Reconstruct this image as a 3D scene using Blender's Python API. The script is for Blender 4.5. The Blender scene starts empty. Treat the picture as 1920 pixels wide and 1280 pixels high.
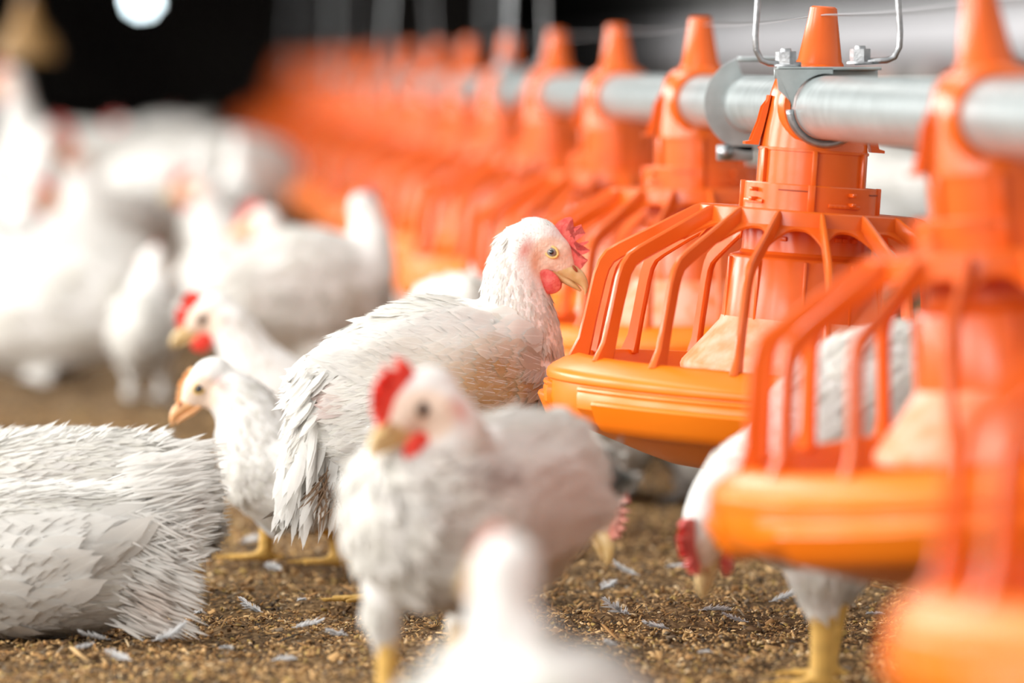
import bpy, bmesh, math, random
import numpy as np
from mathutils import Vector, Matrix, noise
from mathutils.bvhtree import BVHTree

random.seed(7)
rng = np.random.default_rng(11)
C = bpy.context.scene.collection
PI = math.pi
# ------------------------------------------------------------------ camera
FPX = 10667.0
PITCH = math.atan(507 / FPX)
YAW = math.atan(730 * math.cos(PITCH) / FPX)      # camera turned right of the feeder line (+Y)
H = 0.375
CAM = Vector((0, 0, H))
fwd = Vector((math.sin(YAW) * math.cos(PITCH), math.cos(YAW) * math.cos(PITCH), -math.sin(PITCH)))
rgt = Vector((math.cos(YAW), -math.sin(YAW), 0))
upv = rgt.cross(fwd)
cd = bpy.data.cameras.new('camera'); cam = bpy.data.objects.new('camera', cd); C.objects.link(cam)
cam.matrix_world = Matrix(((rgt.x, upv.x, -fwd.x, CAM.x), (rgt.y, upv.y, -fwd.y, CAM.y), (rgt.z, upv.z, -fwd.z, CAM.z), (0, 0, 0, 1)))
cd.sensor_width = 36; cd.lens = 200; cd.clip_start = 0.05; cd.clip_end = 200
cd.dof.use_dof = True; cd.dof.focus_distance = 3.90; cd.dof.aperture_fstop = 4.7; cd.dof.aperture_blades = 9
bpy.context.scene.camera = cam

def P(px, py, Z):
    return CAM + Z * (fwd + (px - 960) / FPX * rgt - (py - 640) / FPX * upv)
def ground(px, Z):                                  # point of the floor under pixel column px at camera depth Z
    p = P(px, 133, Z); return Vector((p.x, p.y, 0))

# ------------------------------------------------------------------ materials
def newmat(name):
    m = bpy.data.materials.new(name); m.use_nodes = True
    nt = m.node_tree; nt.nodes.clear()
    out = nt.nodes.new('ShaderNodeOutputMaterial')
    return m, nt, out
def N(nt, t, **kw):
    n = nt.nodes.new(t)
    for k, v in kw.items():
        if k in n.inputs.keys(): n.inputs[k].default_value = v
        else: setattr(n, k, v)
    return n
def noise_ramp(nt, scale, stops, detail=4, coord='Object', vec=None):
    tc = N(nt, 'ShaderNodeTexCoord'); nz = N(nt, 'ShaderNodeTexNoise', Scale=scale, Detail=detail)
    nt.links.new(tc.outputs[coord], nz.inputs['Vector'])
    r = N(nt, 'ShaderNodeValToRGB'); e = r.color_ramp.elements
    e[0].position, e[0].color = stops[0][0], (*stops[0][1], 1)
    e[1].position, e[1].color = stops[-1][0], (*stops[-1][1], 1)
    for p, c in stops[1:-1]:
        x = e.new(p); x.color = (*c, 1)
    nt.links.new(nz.outputs['Fac'], r.inputs['Fac'])
    return r, nz
def simple(name, col, rough=.5, metal=0., spec=.5, col2=None, scale=30, bump=0., bscale=200, sss=0., coat=0.):
    m, nt, out = newmat(name)
    b = N(nt, 'ShaderNodeBsdfPrincipled')
    b.inputs['Roughness'].default_value = rough; b.inputs['Metallic'].default_value = metal
    b.inputs['Specular IOR Level'].default_value = spec; b.inputs['Coat Weight'].default_value = coat
    if sss:
        b.inputs['Subsurface Weight'].default_value = sss; b.inputs['Subsurface Scale'].default_value = .006
        b.inputs['Subsurface Radius'].default_value = (1, .35, .1)
    r, _ = noise_ramp(nt, scale, [(.35, col), (.7, col2 or col)])
    nt.links.new(r.outputs['Color'], b.inputs['Base Color'])
    if bump:
        tc = N(nt, 'ShaderNodeTexCoord'); nz = N(nt, 'ShaderNodeTexNoise', Scale=bscale, Detail=5)
        bp = N(nt, 'ShaderNodeBump', Strength=bump, Distance=.001)
        nt.links.new(tc.outputs['Object'], nz.inputs['Vector']); nt.links.new(nz.outputs['Fac'], bp.inputs['Height'])
        nt.links.new(bp.outputs['Normal'], b.inputs['Normal'])
    nt.links.new(b.outputs[0], out.inputs[0])
    return m
M = {}
M['orange'] = simple('orange_plastic', (.70, .108, .009), .24, col2=(.76, .142, .018), scale=14, bump=.12, bscale=90, sss=.0, spec=.38)
M['pan'] = simple('orange_pan_plastic', (.86, .185, .006), .30, col2=(.88, .21, .010), scale=9, bump=.10, bscale=80, spec=.35)
M['dusty'] = simple('dusty_orange_plastic', (.84, .22, .06), .5, col2=(.86, .46, .33), scale=55, bump=.3, bscale=500)
M['galv'] = simple('galvanised_steel', (.33, .37, .37), .36, metal=.55, col2=(.44, .49, .49), scale=60, bump=.1, bscale=300)
M['zinc'] = simple('zinc_plated_steel', (.30, .31, .32), .36, metal=.9, col2=(.46, .47, .48), scale=150, bump=.2, bscale=600)
M['comb_dull'] = simple('dull_comb_skin', (.62, .22, .17), .6, col2=(.72, .34, .27), scale=200)
M['comb'] = simple('comb_skin', (.72, .085, .075), .5, col2=(.82, .19, .15), scale=260, bump=.5, bscale=900)
M['comb_bright'] = simple('bright_comb_skin', (.88, .04, .022), .5, col2=(.9, .08, .05), scale=200, bump=.4, bscale=900)
M['comb_pale'] = simple('pale_comb_skin', (.86, .42, .16), .5, col2=(.9, .5, .24), scale=200, bump=.4, bscale=900)
M['beak'] = simple('beak_horn', (.62, .42, .17), .38, col2=(.74, .55, .29), scale=160, bump=.15)
M['beak_orange'] = simple('orange_beak_horn', (.72, .33, .13), .38, col2=(.82, .47, .22), scale=160, bump=.15)
M['eyelid'] = simple('eyelid_skin', (.72, .45, .13), .5, col2=(.80, .55, .2), scale=300)
M['iris'] = simple('iris', (.20, .19, .20), .08, col2=(.30, .26, .22), scale=600, coat=1.)
M['eyelid_dark'] = simple('brown_eyelid_skin', (.34, .22, .15), .6, col2=(.42, .29, .2), scale=300)
M['iris_dark'] = simple('dark_iris', (.05, .05, .06), .08, col2=(.09, .08, .08), scale=600, coat=1.)
M['pupil'] = simple('pupil', (.006, .006, .008), .05, coat=1.)
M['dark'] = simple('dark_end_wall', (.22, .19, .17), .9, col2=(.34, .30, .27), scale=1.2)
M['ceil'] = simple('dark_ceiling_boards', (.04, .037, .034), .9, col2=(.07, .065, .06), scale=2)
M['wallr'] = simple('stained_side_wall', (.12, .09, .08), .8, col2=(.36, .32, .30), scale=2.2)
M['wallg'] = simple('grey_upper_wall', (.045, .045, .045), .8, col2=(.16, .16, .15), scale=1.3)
M['ledge'] = simple('white_ledge_paint', (.72, .72, .75), .6, col2=(.82, .82, .84), scale=2)
M['yellow'] = simple('yellow_plastic', (.30, .15, .035), .5, col2=(.26, .15, .05), scale=6)
M['wire'] = simple('thin_steel_wire', (.40, .42, .44), .35, metal=.8)
M['cord'] = simple('grey_cord', (.42, .42, .43), .8)

def attr_mat(name, rough, transl=0., barbs=False, sss=0., spec=.3, bumpy=0.):
    m, nt, out = newmat(name)
    a = N(nt, 'ShaderNodeAttribute', attribute_name='Col')
    b = N(nt, 'ShaderNodeBsdfPrincipled'); b.inputs['Roughness'].default_value = rough
    b.inputs['Specular IOR Level'].default_value = spec
    if sss:
        b.inputs['Subsurface Weight'].default_value = sss; b.inputs['Subsurface Scale'].default_value = .004
        b.inputs['Subsurface Radius'].default_value = (1, .5, .35)
    nt.links.new(a.outputs['Color'], b.inputs['Base Color'])
    last = b
    if barbs:                                          # pale glossy shaft along the middle of each vane
        uv0 = N(nt, 'ShaderNodeUVMap', uv_map='UVMap'); sp0 = N(nt, 'ShaderNodeSeparateXYZ'); nt.links.new(uv0.outputs[0], sp0.inputs[0])
        a0_ = N(nt, 'ShaderNodeMath', operation='ABSOLUTE'); nt.links.new(sp0.outputs[0], a0_.inputs[0])
        lt = N(nt, 'ShaderNodeMath', operation='LESS_THAN'); nt.links.new(a0_.outputs[0], lt.inputs[0]); lt.inputs[1].default_value = .055
        mc = N(nt, 'ShaderNodeMix', data_type='RGBA'); nt.links.new(lt.outputs[0], mc.inputs[0]); nt.links.new(a.outputs['Color'], mc.inputs[6])
        mc.inputs[7].default_value = (.97, .96, .92, 1); nt.links.new(mc.outputs[2], b.inputs['Base Color'])
    if barbs:
        uv = N(nt, 'ShaderNodeUVMap', uv_map='UVMap')
        sp = N(nt, 'ShaderNodeSeparateXYZ'); nt.links.new(uv.outputs[0], sp.inputs[0])
        ab = N(nt, 'ShaderNodeMath', operation='ABSOLUTE'); nt.links.new(sp.outputs[0], ab.inputs[0])
        s1 = N(nt, 'ShaderNodeMath', operation='MULTIPLY_ADD'); nt.links.new(ab.outputs[0], s1.inputs[0])
        s1.inputs[1].default_value = -.35; nt.links.new(sp.outputs[1], s1.inputs[2])
        s2 = N(nt, 'ShaderNodeMath', operation='MULTIPLY'); nt.links.new(s1.outputs[0], s2.inputs[0]); s2.inputs[1].default_value = 190
        s3 = N(nt, 'ShaderNodeMath', operation='SINE'); nt.links.new(s2.outputs[0], s3.inputs[0])
        bp = N(nt, 'ShaderNodeBump', Strength=.25, Distance=.0006)
        nt.links.new(s3.outputs[0], bp.inputs['Height'])
        na = N(nt, 'ShaderNodeAttribute', attribute_name='Nrm')
        vt = N(nt, 'ShaderNodeVectorTransform', vector_type='NORMAL', convert_from='OBJECT', convert_to='WORLD')
        nt.links.new(na.outputs['Vector'], vt.inputs[0])
        mxn = N(nt, 'ShaderNodeMix', data_type='VECTOR'); mxn.inputs[0].default_value = .8
        nt.links.new(bp.outputs[0], mxn.inputs[4]); nt.links.new(vt.outputs[0], mxn.inputs[5])
        nn_ = N(nt, 'ShaderNodeVectorMath', operation='NORMALIZE'); nt.links.new(mxn.outputs[1], nn_.inputs[0])
        nt.links.new(nn_.outputs[0], b.inputs['Normal'])
    if bumpy:
        tc = N(nt, 'ShaderNodeTexCoord'); nz = N(nt, 'ShaderNodeTexNoise', Scale=500, Detail=4)
        bp = N(nt, 'ShaderNodeBump', Strength=bumpy, Distance=.001)
        nt.links.new(tc.outputs['Object'], nz.inputs[0]); nt.links.new(nz.outputs['Fac'], bp.inputs['Height'])
        nt.links.new(bp.outputs[0], b.inputs['Normal'])
    if transl:
        t = N(nt, 'ShaderNodeBsdfTranslucent'); nt.links.new(a.outputs['Color'], t.inputs['Color'])
        mx = N(nt, 'ShaderNodeMixShader', Fac=transl)
        nt.links.new(b.outputs[0], mx.inputs[1]); nt.links.new(t.outputs[0], mx.inputs[2]); last = mx
    nt.links.new(last.outputs[0], out.inputs[0])
    return m
M['feather'] = attr_mat('white_feathers', .65, .5, barbs=True, spec=.25)
M['birdskin'] = attr_mat('chicken_skin', .6, 0, sss=.0, spec=.3, bumpy=.5)
M['flakes'] = attr_mat('litter_flakes', .85, 0, spec=.2)

# litter ground
m, nt, out = newmat('litter_ground')
b = N(nt, 'ShaderNodeBsdfPrincipled', Roughness=.95); b.inputs['Specular IOR Level'].default_value = .1
r, nz = noise_ramp(nt, 170, [(.3, (.035, .022, .012)), (.5, (.17, .105, .05)), (.62, (.32, .21, .105)), (.78, (.5, .36, .2))], detail=8)
r2, nz2 = noise_ramp(nt, 9, [(.35, (.5, .5, .52)), (.65, (1.05, 1., .95))])
mx = N(nt, 'ShaderNodeMix', data_type='RGBA', blend_type='MULTIPLY'); mx.inputs[0].default_value = 1
nt.links.new(r.outputs[0], mx.inputs[6]); nt.links.new(r2.outputs[0], mx.inputs[7]); nt.links.new(mx.outputs[2], b.inputs['Base Color'])
bp = N(nt, 'ShaderNodeBump', Strength=.8, Distance=.003); nt.links.new(nz.outputs['Fac'], bp.inputs['Height']); nt.links.new(bp.outputs[0], b.inputs['Normal'])
nt.links.new(b.outputs[0], out.inputs[0]); M['litter'] = m

# ------------------------------------------------------------------ helpers
def link(name, me, mat=None, parent=None, smooth=True):
    if mat is not None and not me.materials:
        me.materials.append(mat)
    if smooth and len(me.polygons):
        me.polygons.foreach_set('use_smooth', [True] * len(me.polygons))
    o = bpy.data.objects.new(name, me); C.objects.link(o)
    if parent: o.parent = parent
    return o
def obj(name, bm, mat=None, parent=None, smooth=True, angle=None):
    me = bpy.data.meshes.new(name); bm.normal_update(); bm.to_mesh(me); bm.free()
    o = link(name, me, mat, parent, smooth)
    if smooth and angle is not None:
        me.set_sharp_from_angle(angle=angle)
    return o
def tag(o, label, cat, group=None, kind=None):
    if label: o['label'] = label
    if cat: o['category'] = cat
    if group: o['group'] = group
    if kind: o['kind'] = kind
    return o
def empty(name, loc=(0, 0, 0), rot=(0, 0, 0)):
    o = bpy.data.objects.new(name, None); o.empty_display_size = .05; C.objects.link(o)
    o.location = loc; o.rotation_euler = rot
    return o
def copy_tree(o, parent=None):
    c = o.copy(); C.objects.link(c); c.parent = parent
    for ch in o.children: copy_tree(ch, c)
    return c
def lathe(bm, prof, n=48, a0=0., a1=2 * PI, closed=True):
    full = abs(a1 - a0 - 2 * PI) < 1e-6
    cnt = n if full else n + 1
    rings = []
    for (r, z) in prof:
        if r < 1e-6: rings.append([bm.verts.new((0, 0, z))]); continue
        rings.append([bm.verts.new((r * math.cos(a0 + (a1 - a0) * k / n), r * math.sin(a0 + (a1 - a0) * k / n), z)) for k in range(cnt)])
    for A, B in zip(rings, rings[1:]):
        for k in range(n):
            k2 = (k + 1) % cnt
            if len(A) == 1 and len(B) == 1: continue
            if len(A) == 1: bm.faces.new((A[0], B[k2], B[k]))
            elif len(B) == 1: bm.faces.new((A[k], A[k2], B[0]))
            else: bm.faces.new((A[k], A[k2], B[k2], B[k]))
    return rings
def tube(bm, pts, r, n=10, cap=True, flat=1.):
    pts = [Vector(p) for p in pts]
    rr = r if hasattr(r, '__len__') else [r] * len(pts)
    rings = []; prev = None
    for i, p in enumerate(pts):
        t = (pts[min(i + 1, len(pts) - 1)] - pts[max(i - 1, 0)]).normalized()
        if prev is None:
            a = Vector((0, 0, 1)) if abs(t.z) < .9 else Vector((1, 0, 0))
            u = t.cross(a).normalized()
        else:
            u = (prev - t * prev.dot(t)).normalized()
        prev = u; v = t.cross(u)
        rings.append([bm.verts.new(p + rr[i] * (math.cos(2 * PI * k / n) * u + flat * math.sin(2 * PI * k / n) * v)) for k in range(n)])
    for A, B in zip(rings, rings[1:]):
        for k in range(n): bm.faces.new((A[k], A[(k + 1) % n], B[(k + 1) % n], B[k]))
    if cap:
        bm.faces.new(rings[0][::-1]); bm.faces.new(rings[-1])
def box(bm, c, s, rotz=0., bev=0.):
    r = bmesh.ops.create_cube(bm, size=1.)
    Mx = Matrix.Translation(c) @ Matrix.Rotation(rotz, 4, 'Z') @ Matrix.Diagonal((*s, 1))
    bmesh.ops.transform(bm, matrix=Mx, verts=r['verts'])
    if bev:
        es = list({e for v in r['verts'] for e in v.link_edges})
        bmesh.ops.bevel(bm, geom=es, offset=bev, segments=2, affect='EDGES', profile=.5)
def bake(o):
    dg = bpy.context.evaluated_depsgraph_get(); dg.update()
    me = bpy.data.meshes.new_from_object(o.evaluated_get(dg), depsgraph=dg)
    old = o.data; mats = list(old.materials)
    o.modifiers.clear(); o.data = me
    me.materials.clear()
    for x in mats: me.materials.append(x)
    bpy.data.meshes.remove(old)
    return me

# ------------------------------------------------------------------ the barn
def struct(name, verts, faces, mat):
    me = bpy.data.meshes.new(name); me.from_pydata(verts, [], faces)
    o = link(name, me, mat, smooth=False); o['kind'] = 'structure'; return o
def sbox(name, lo, hi, mat):
    bm = bmesh.new(); box(bm, [(a + b_) / 2 for a, b_ in zip(lo, hi)], [b_ - a for a, b_ in zip(lo, hi)])
    o = obj(name, bm, mat, smooth=False); o['kind'] = 'structure'; return o

def gh(x, y):
    return .008 * noise.noise(Vector((x * 9, y * 9, 0))) + .0065 * noise.noise(Vector((x * 34, y * 34, 3))) + .003 * noise.noise(Vector((x * 95, y * 95, 7))) - .005
XL, XR, YF, YB = -5.0, 3.0, -4.0, 46.0
xs = np.concatenate([[XL, -2.2], np.linspace(-.5, 1.35, 170), [2.2, XR]])
ys = np.concatenate([[YF, 1.5], np.linspace(2.7, 6.2, 240), np.linspace(6.4, 14, 40), [20, 30, YB]])
V = []; F = []
for y in ys:
    for x in xs:
        fine = 2.6 < y < 15 and -.6 < x < 1.4
        V.append((x, y, gh(x, y) if fine else -.004))
nx = len(xs)
for j in range(len(ys) - 1):
    for i in range(nx - 1):
        a = j * nx + i; F.append((a, a + 1, a + 1 + nx, a + nx))
fl = struct('floor', V, F, M['litter'])
fl.data.polygons.foreach_set('use_smooth', [True] * len(F))
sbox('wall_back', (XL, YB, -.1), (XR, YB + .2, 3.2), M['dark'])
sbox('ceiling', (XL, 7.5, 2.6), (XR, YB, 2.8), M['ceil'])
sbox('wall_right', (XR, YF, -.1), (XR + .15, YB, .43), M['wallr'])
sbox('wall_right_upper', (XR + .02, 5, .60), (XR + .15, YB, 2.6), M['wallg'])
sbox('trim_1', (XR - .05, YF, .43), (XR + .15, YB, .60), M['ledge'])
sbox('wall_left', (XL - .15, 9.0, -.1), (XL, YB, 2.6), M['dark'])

# loose litter flakes: nobody could count them
def flakes():
    n = 150000
    Z = 3.15 + (rng.random(n) ** 1.5) * 3.2
    px = rng.uniform(-60, 1980, n)
    fx, fy, rx, ry_ = fwd.x, fwd.y, rgt.x, rgt.y
    X = Z * (fx + (px - 960) / FPX * rx); Y = Z * (fy + (px - 960) / FPX * ry_)
    z0 = np.array([gh(a, b_) for a, b_ in zip(X, Y)]) + rng.uniform(0, .0028, n)
    L = rng.lognormal(math.log(.0024), .48, n); W = L * rng.uniform(.2, .75, n); T = W * rng.uniform(.10, .5, n)
    long_ = rng.random(n) < .16; L[long_] *= 2.3; W[long_] *= .45
    a = rng.uniform(0, 2 * PI, n); el = rng.normal(0, .45, n); ro = rng.normal(0, .6, n)
    u = np.stack([np.cos(a) * np.cos(el), np.sin(a) * np.cos(el), np.sin(el)], 1)
    s = np.stack([-np.sin(a), np.cos(a), np.zeros(n)], 1); w = np.cross(u, s)
    s2 = s * np.cos(ro)[:, None] + w * np.sin(ro)[:, None]; w2 = np.cross(u, s2)
    base = np.array([(-1, -.5, -.4), (-.8, .6, -.4), (1, .45, -.4), (.7, -.6, -.4), (-.7, -.3, .5), (-.5, .4, .5), (.6, .3, .5), (.5, -.35, .5)])
    c = np.stack([X, Y, z0], 1)
    Vv = (c[:, None, :] + base[None, :, 0:1] * (L[:, None, None] / 2) * u[:, None, :] + base[None, :, 1:2] * (W[:, None, None]) * s2[:, None, :]
          + base[None, :, 2:3] * T[:, None, None] * w2[:, None, :]).reshape(-1, 3)
    fq = np.array([(0, 1, 2, 3), (4, 7, 6, 5), (0, 4, 5, 1), (1, 5, 6, 2), (2, 6, 7, 3), (3, 7, 4, 0)])
    Fq = (fq[None] + 8 * np.arange(n)[:, None, None]).reshape(-1)
    pal = np.array([(.50, .30, .125), (.36, .195, .075), (.66, .43, .20), (.15, .085, .04), (.22, .165, .11), (.78, .58, .34), (.42, .28, .09), (.06, .045, .032)])
    idx = rng.choice(len(pal), n, p=[.20, .22, .11, .17, .10, .04, .08, .08]); col = pal[idx] * rng.uniform(.8, 1.15, (n, 1))
    me = bpy.data.meshes.new('wood_shavings'); me.vertices.add(8 * n); me.vertices.foreach_set('co', Vv.astype(np.float32).ravel())
    me.loops.add(24 * n); me.loops.foreach_set('vertex_index', Fq.astype(np.int32)); me.polygons.add(6 * n)
    me.polygons.foreach_set('loop_start', (4 * np.arange(6 * n)).astype(np.int32)); me.update(calc_edges=True)
    ca = me.color_attributes.new('Col', 'FLOAT_COLOR', 'POINT')
    ca.data.foreach_set('color', np.concatenate([np.repeat(col, 8, 0), np.ones((8 * n, 1))], 1).astype(np.float32).ravel())
    o = link('wood_shavings', me, M['flakes'], smooth=False)
    tag(o, 'brown crumbly litter of wood shavings and husks covering the barn floor', 'litter', kind='stuff')
flakes()

# ------------------------------------------------------------------ feeder line
Z1 = 3.85; SP = .775
pc = P(1531, 201, Z1); XP = pc.x; ZP = pc.z; Y1 = pc.y
RP = .0213

def ang_pts(r, z, n): return [(r * math.cos(2 * PI * k / n), r * math.sin(2 * PI * k / n), z) for k in range(n)]

def make_feeder():
    root = empty('pan_feeder')
    # --- head: cone and saddle with a hole for the pipe, down to the upper cylinder
    bm = bmesh.new()
    lathe(bm, [(0, .0685), (.0075, .0683), (.0092, .0672), (.0102, .060), (.0150, .0315), (.0162, .0300), (.0168, .0275), (.0235, .0245), (.0290, .0180),
               (.0318, .0080), (.0335, -.005), (.0355, -.018), (.0368, -.0285), (.0378, -.0287), (.0378, -.0305), (.0370, -.0308), (.0372, -.056), (.0345, -.056), (.0340, -.030),
               (.0310, -.012), (.0290, .004), (.0260, .0150), (.0190, .0215), (.013, .026), (.008, .055), (0, .060)], 64)
    cap = obj('spout_cap', bm, M['orange'], root, angle=.6)
    cut = bmesh.new(); bmesh.ops.create_cone(cut, cap_ends=True, segments=48, radius1=RP + .0003, radius2=RP + .0003, depth=.2, matrix=Matrix.Rotation(PI / 2, 4, 'X'))
    co = obj('cutter', cut)
    mod = cap.modifiers.new('b', 'BOOLEAN'); mod.object = co; mod.operation = 'DIFFERENCE'; mod.solver = 'EXACT'
    me = bake(cap); bpy.data.objects.remove(co)
    me.polygons.foreach_set('use_smooth', [True] * len(me.polygons)); me.set_sharp_from_angle(angle=.6)
    # collars around the pipe
    for s in (-1, 1):
        bm = bmesh.new()
        lathe(bm, [(RP + .0005, 0), (.0262, 0), (.0280, .003), (.0290, .014), (RP + .0005, .014), (RP + .0005, 0)], 40)
        bmesh.ops.transform(bm, matrix=Matrix.Translation((0, s * .0345, 0)) @ Matrix.Rotation(s * PI / 2, 4, 'X'), verts=bm.verts)
        obj('pipe_collar', bm, M['orange'], root, angle=.6)
    # side clips with a foot flange
    for s in (-1, 1):
        bm = bmesh.new()
        prof = [(.0335, .006), (.0352, -.006), (.0380, -.018), (.0400, -.0245), (.0475, -.0262), (.0475, -.0280), (.0385, -.0280), (.0362, -.018), (.0340, -.006), (.0322, .006)]
        A = [bm.verts.new((s * x, -.0085, z)) for x, z in prof]; B = [bm.verts.new((s * x, .0085, z)) for x, z in prof]
        n = len(prof)
        for k in range(n): bm.faces.new((A[k], A[(k + 1) % n], B[(k + 1) % n], B[k]))
        bm.faces.new(A); bm.faces.new(B)
        for yy in (-.0085, .0068):
            p2 = [(.0330, .004), (.0372, -.002), (.0392, -.012), (.0425, -.0215), (.0440, -.0265), (.0385, -.0265), (.0362, -.018)]
            A = [bm.verts.new((s * x, yy, z)) for x, z in p2]; B = [bm.verts.new((s * x, yy + .0017, z)) for x, z in p2]
            for k in range(7): bm.faces.new((A[k], A[(k + 1) % 7], B[(k + 1) % 7], B[k]))
            bm.faces.new(A); bm.faces.new(B)
        bmesh.ops.recalc_face_normals(bm, faces=bm.faces)
        obj('side_clip', bm, M['orange'], root, angle=.5)
    # vertical ribs on the cylinder
    for k in range(6):
        bm = bmesh.new()
        a = -PI / 2 - .08 + k * PI / 3
        box(bm, (.0382 * math.cos(a), .0382 * math.sin(a), -.044), (.0034, .0034, .029), a, .0005)
        obj('cylinder_rib', bm, M['orange'], root, angle=.5)
    # locking sleeve with tabs and slots
    bm = bmesh.new()
    lathe(bm, [(.0374, -.0525), (.0442, -.0525), (.0450, -.0533), (.0452, -.0715), (.0380, -.0715)], 64)
    for k in range(4):
        a = -PI / 2 - .10 + k * PI / 2
        box(bm, (.0458 * math.cos(a), .0458 * math.sin(a), -.0617), (.0038, .0050, .0190), a, .0006)
        for q in range(7):
            aa = a + .30 + q * .075
            box(bm, (.0455 * math.cos(aa), .0455 * math.sin(aa), -.0655), (.0026, .0038, .0026), aa, .0003)
        for dz in (-.0035, .003):
            aa = a - .95
            box(bm, (.0470 * math.cos(aa), .0470 * math.sin(aa), -.0605 + dz), (.0068, .0034, .0028), aa, .0008)
    obj('locking_sleeve', bm, M['orange'], root, angle=.5)
    for k in range(4):
        a = -PI / 2 - .10 + k * PI / 2
        bm = bmesh.new()
        for (a0, a1, z0, z1) in ((-.52, .0, -.0563, -.0572),):
            lathe(bm, [(.0440, z0), (.04535, z0), (.04535, z1), (.0440, z1)], 10, a + a0, a + a1)
        obj('sleeve_slot', bm, M['slot'], root)
    # --- grill: platform ring, skirt with arches, sixteen spokes
    bm = bmesh.new()
    lathe(bm, [(.038, -.0735), (.038, -.0700), (.0735, -.0700), (.0745, -.0708), (.0752, -.0800), (.0735, -.0805), (.0728, -.0725), (.038, -.0735)], 96)
    ns = 16; sub = 12; tot = ns * sub
    ph0 = -PI / 2
    ra = []; rb = []; rc = []
    for k in range(tot):
        a = ph0 + 2 * PI * k / tot
        d = abs(((k % sub) / sub) - .5) * 2          # 1 at a spoke, 0 between
        w = .0035 + .021 * d ** 2.6
        ra.append((a, .0745, -.0795)); 
        sl = .55
        rb.append((a, .0745 + w * .86, -.0795 - w * sl)); rc.append((a, .0735 + w * .86, -.0812 - w * sl))
    def ringv(L): return [bm.verts.new((r * math.cos(a), r * math.sin(a), z)) for a, r, z in L]
    A, B, Cc = ringv(ra), ringv(rb), ringv(rc); D = ringv([(a, .0725, -.0815) for a, _, _ in ra])
    for X_, Y_ in ((A, B), (B, Cc), (Cc, D)):
        for k in range(tot): bm.faces.new((X_[k], X_[(k + 1) % tot], Y_[(k + 1) % tot], Y_[k]))
    obj('grill_ring', bm, M['orange'], root, angle=.7)
    for k in range(ns):
        a = ph0 + 2 * PI * k / ns
        bm = bmesh.new()
        top = [(.0735, -.0700), (.078, -.0712), (.105, -.0868), (.128, -.1000), (.1360, -.1055), (.1405, -.1125), (.1435, -.122), (.1480, -.150), (.1508, -.166), (.1565, -.1785)]
        bot = [(.0735, -.0810), (.078, -.0850), (.102, -.0975), (.1235, -.1098), (.1295, -.1140), (.1325, -.1195), (.1345, -.128), (.1385, -.153), (.1405, -.168), (.1420, -.1785)]
        th = [.0016, .0017, .0019, .0021, .0023, .0024, .0024, .0023, .0024, .0030]
        rows = []
        for (r1, z1), (r2, z2), t in zip(top, bot, th):
            e = .0012; dr, dz = r1 - r2, z1 - z2; L_ = math.hypot(dr, dz); ur, uz = dr / L_, dz / L_
            pts = [(r1, z1, t * .45), (r1 - ur * e, z1 - uz * e, t), (r2 + ur * e, z2 + uz * e, t), (r2, z2, t * .45), (r2, z2, -t * .45), (r2 + ur * e, z2 + uz * e, -t), (r1 - ur * e, z1 - uz * e, -t), (r1, z1, -t * .45)]
            rows.append([bm.verts.new((r * math.cos(a) - s * math.sin(a), r * math.sin(a) + s * math.cos(a), z)) for r, z, s in pts])
        for R1, R2 in zip(rows, rows[1:]):
            for q in range(8): bm.faces.new((R1[q], R1[(q + 1) % 8], R2[(q + 1) % 8], R2[q]))
        bm.faces.new(rows[0]); bm.faces.new(rows[-1][::-1])
        bmesh.ops.recalc_face_normals(bm, faces=bm.faces)
        obj('grill_spoke', bm, M['orange'], root, angle=.7)
    # --- inner hopper
    bm = bmesh.new()
    lathe(bm, [(.038, -.071), (.0432, -.073), (.0440, -.0985), (.0455, -.1005), (.0512, -.1025), (.0523, -.1045), (.0545, -.1460), (.0535, -.147)], 64)
    for k in range(10):
        a = k * 2 * PI / 10 + .2
        box(bm, (.0532 * math.cos(a), .0532 * math.sin(a), -.125), (.0030, .0022, .042), a, .0006)
    for (a, z) in ((-2.15, -.086), (-2.05, -.0895), (-1.2, -.088), (-1.1, -.088), (-.9, -.088)):
        box(bm, (.0440 * math.cos(a), .0440 * math.sin(a), z), (.004, .0045, .003), a, .0005)
    obj('hopper', bm, M['orange'], root, angle=.5)
    bm = bmesh.new()
    lathe(bm, [(.0545, -.1440), (.0556, -.1475), (.0640, -.1580), (.0790, -.1760), (.0800, -.1790), (.0795, -.1815), (.076, -.1815), (.060, -.158), (.053, -.148)], 72)
    obj('hopper_skirt', bm, M['dusty'], root, angle=.6)
    # --- pan
    bm = bmesh.new()
    lathe(bm, [(.1425, -.1950), (.1440, -.1800), (.1460, -.1765), (.1500, -.1762), (.1545, -.1780), (.1660, -.1850), (.1692, -.1880), (.1700, -.1905), (.1696, -.1935), (.1678, -.1948),
               (.1680, -.1975), (.1680, -.2060), (.1665, -.2125), (.1620, -.2185), (.1560, -.2215), (.1500, -.2232), (.1380, -.2280), (.1020, -.2405), (.0840, -.2460), (.0640, -.2484), (.0, -.2488)], 128)
    lathe(bm, [(.1425, -.1950), (.1400, -.2060), (.1100, -.2260), (.0700, -.2390), (.0, -.2400)], 128)
    bmesh.ops.remove_doubles(bm, verts=bm.verts, dist=1e-5)
    bmesh.ops.recalc_face_normals(bm, faces=bm.faces)
    pan = obj('pan', bm, M['pan'], root, angle=.55)
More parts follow.
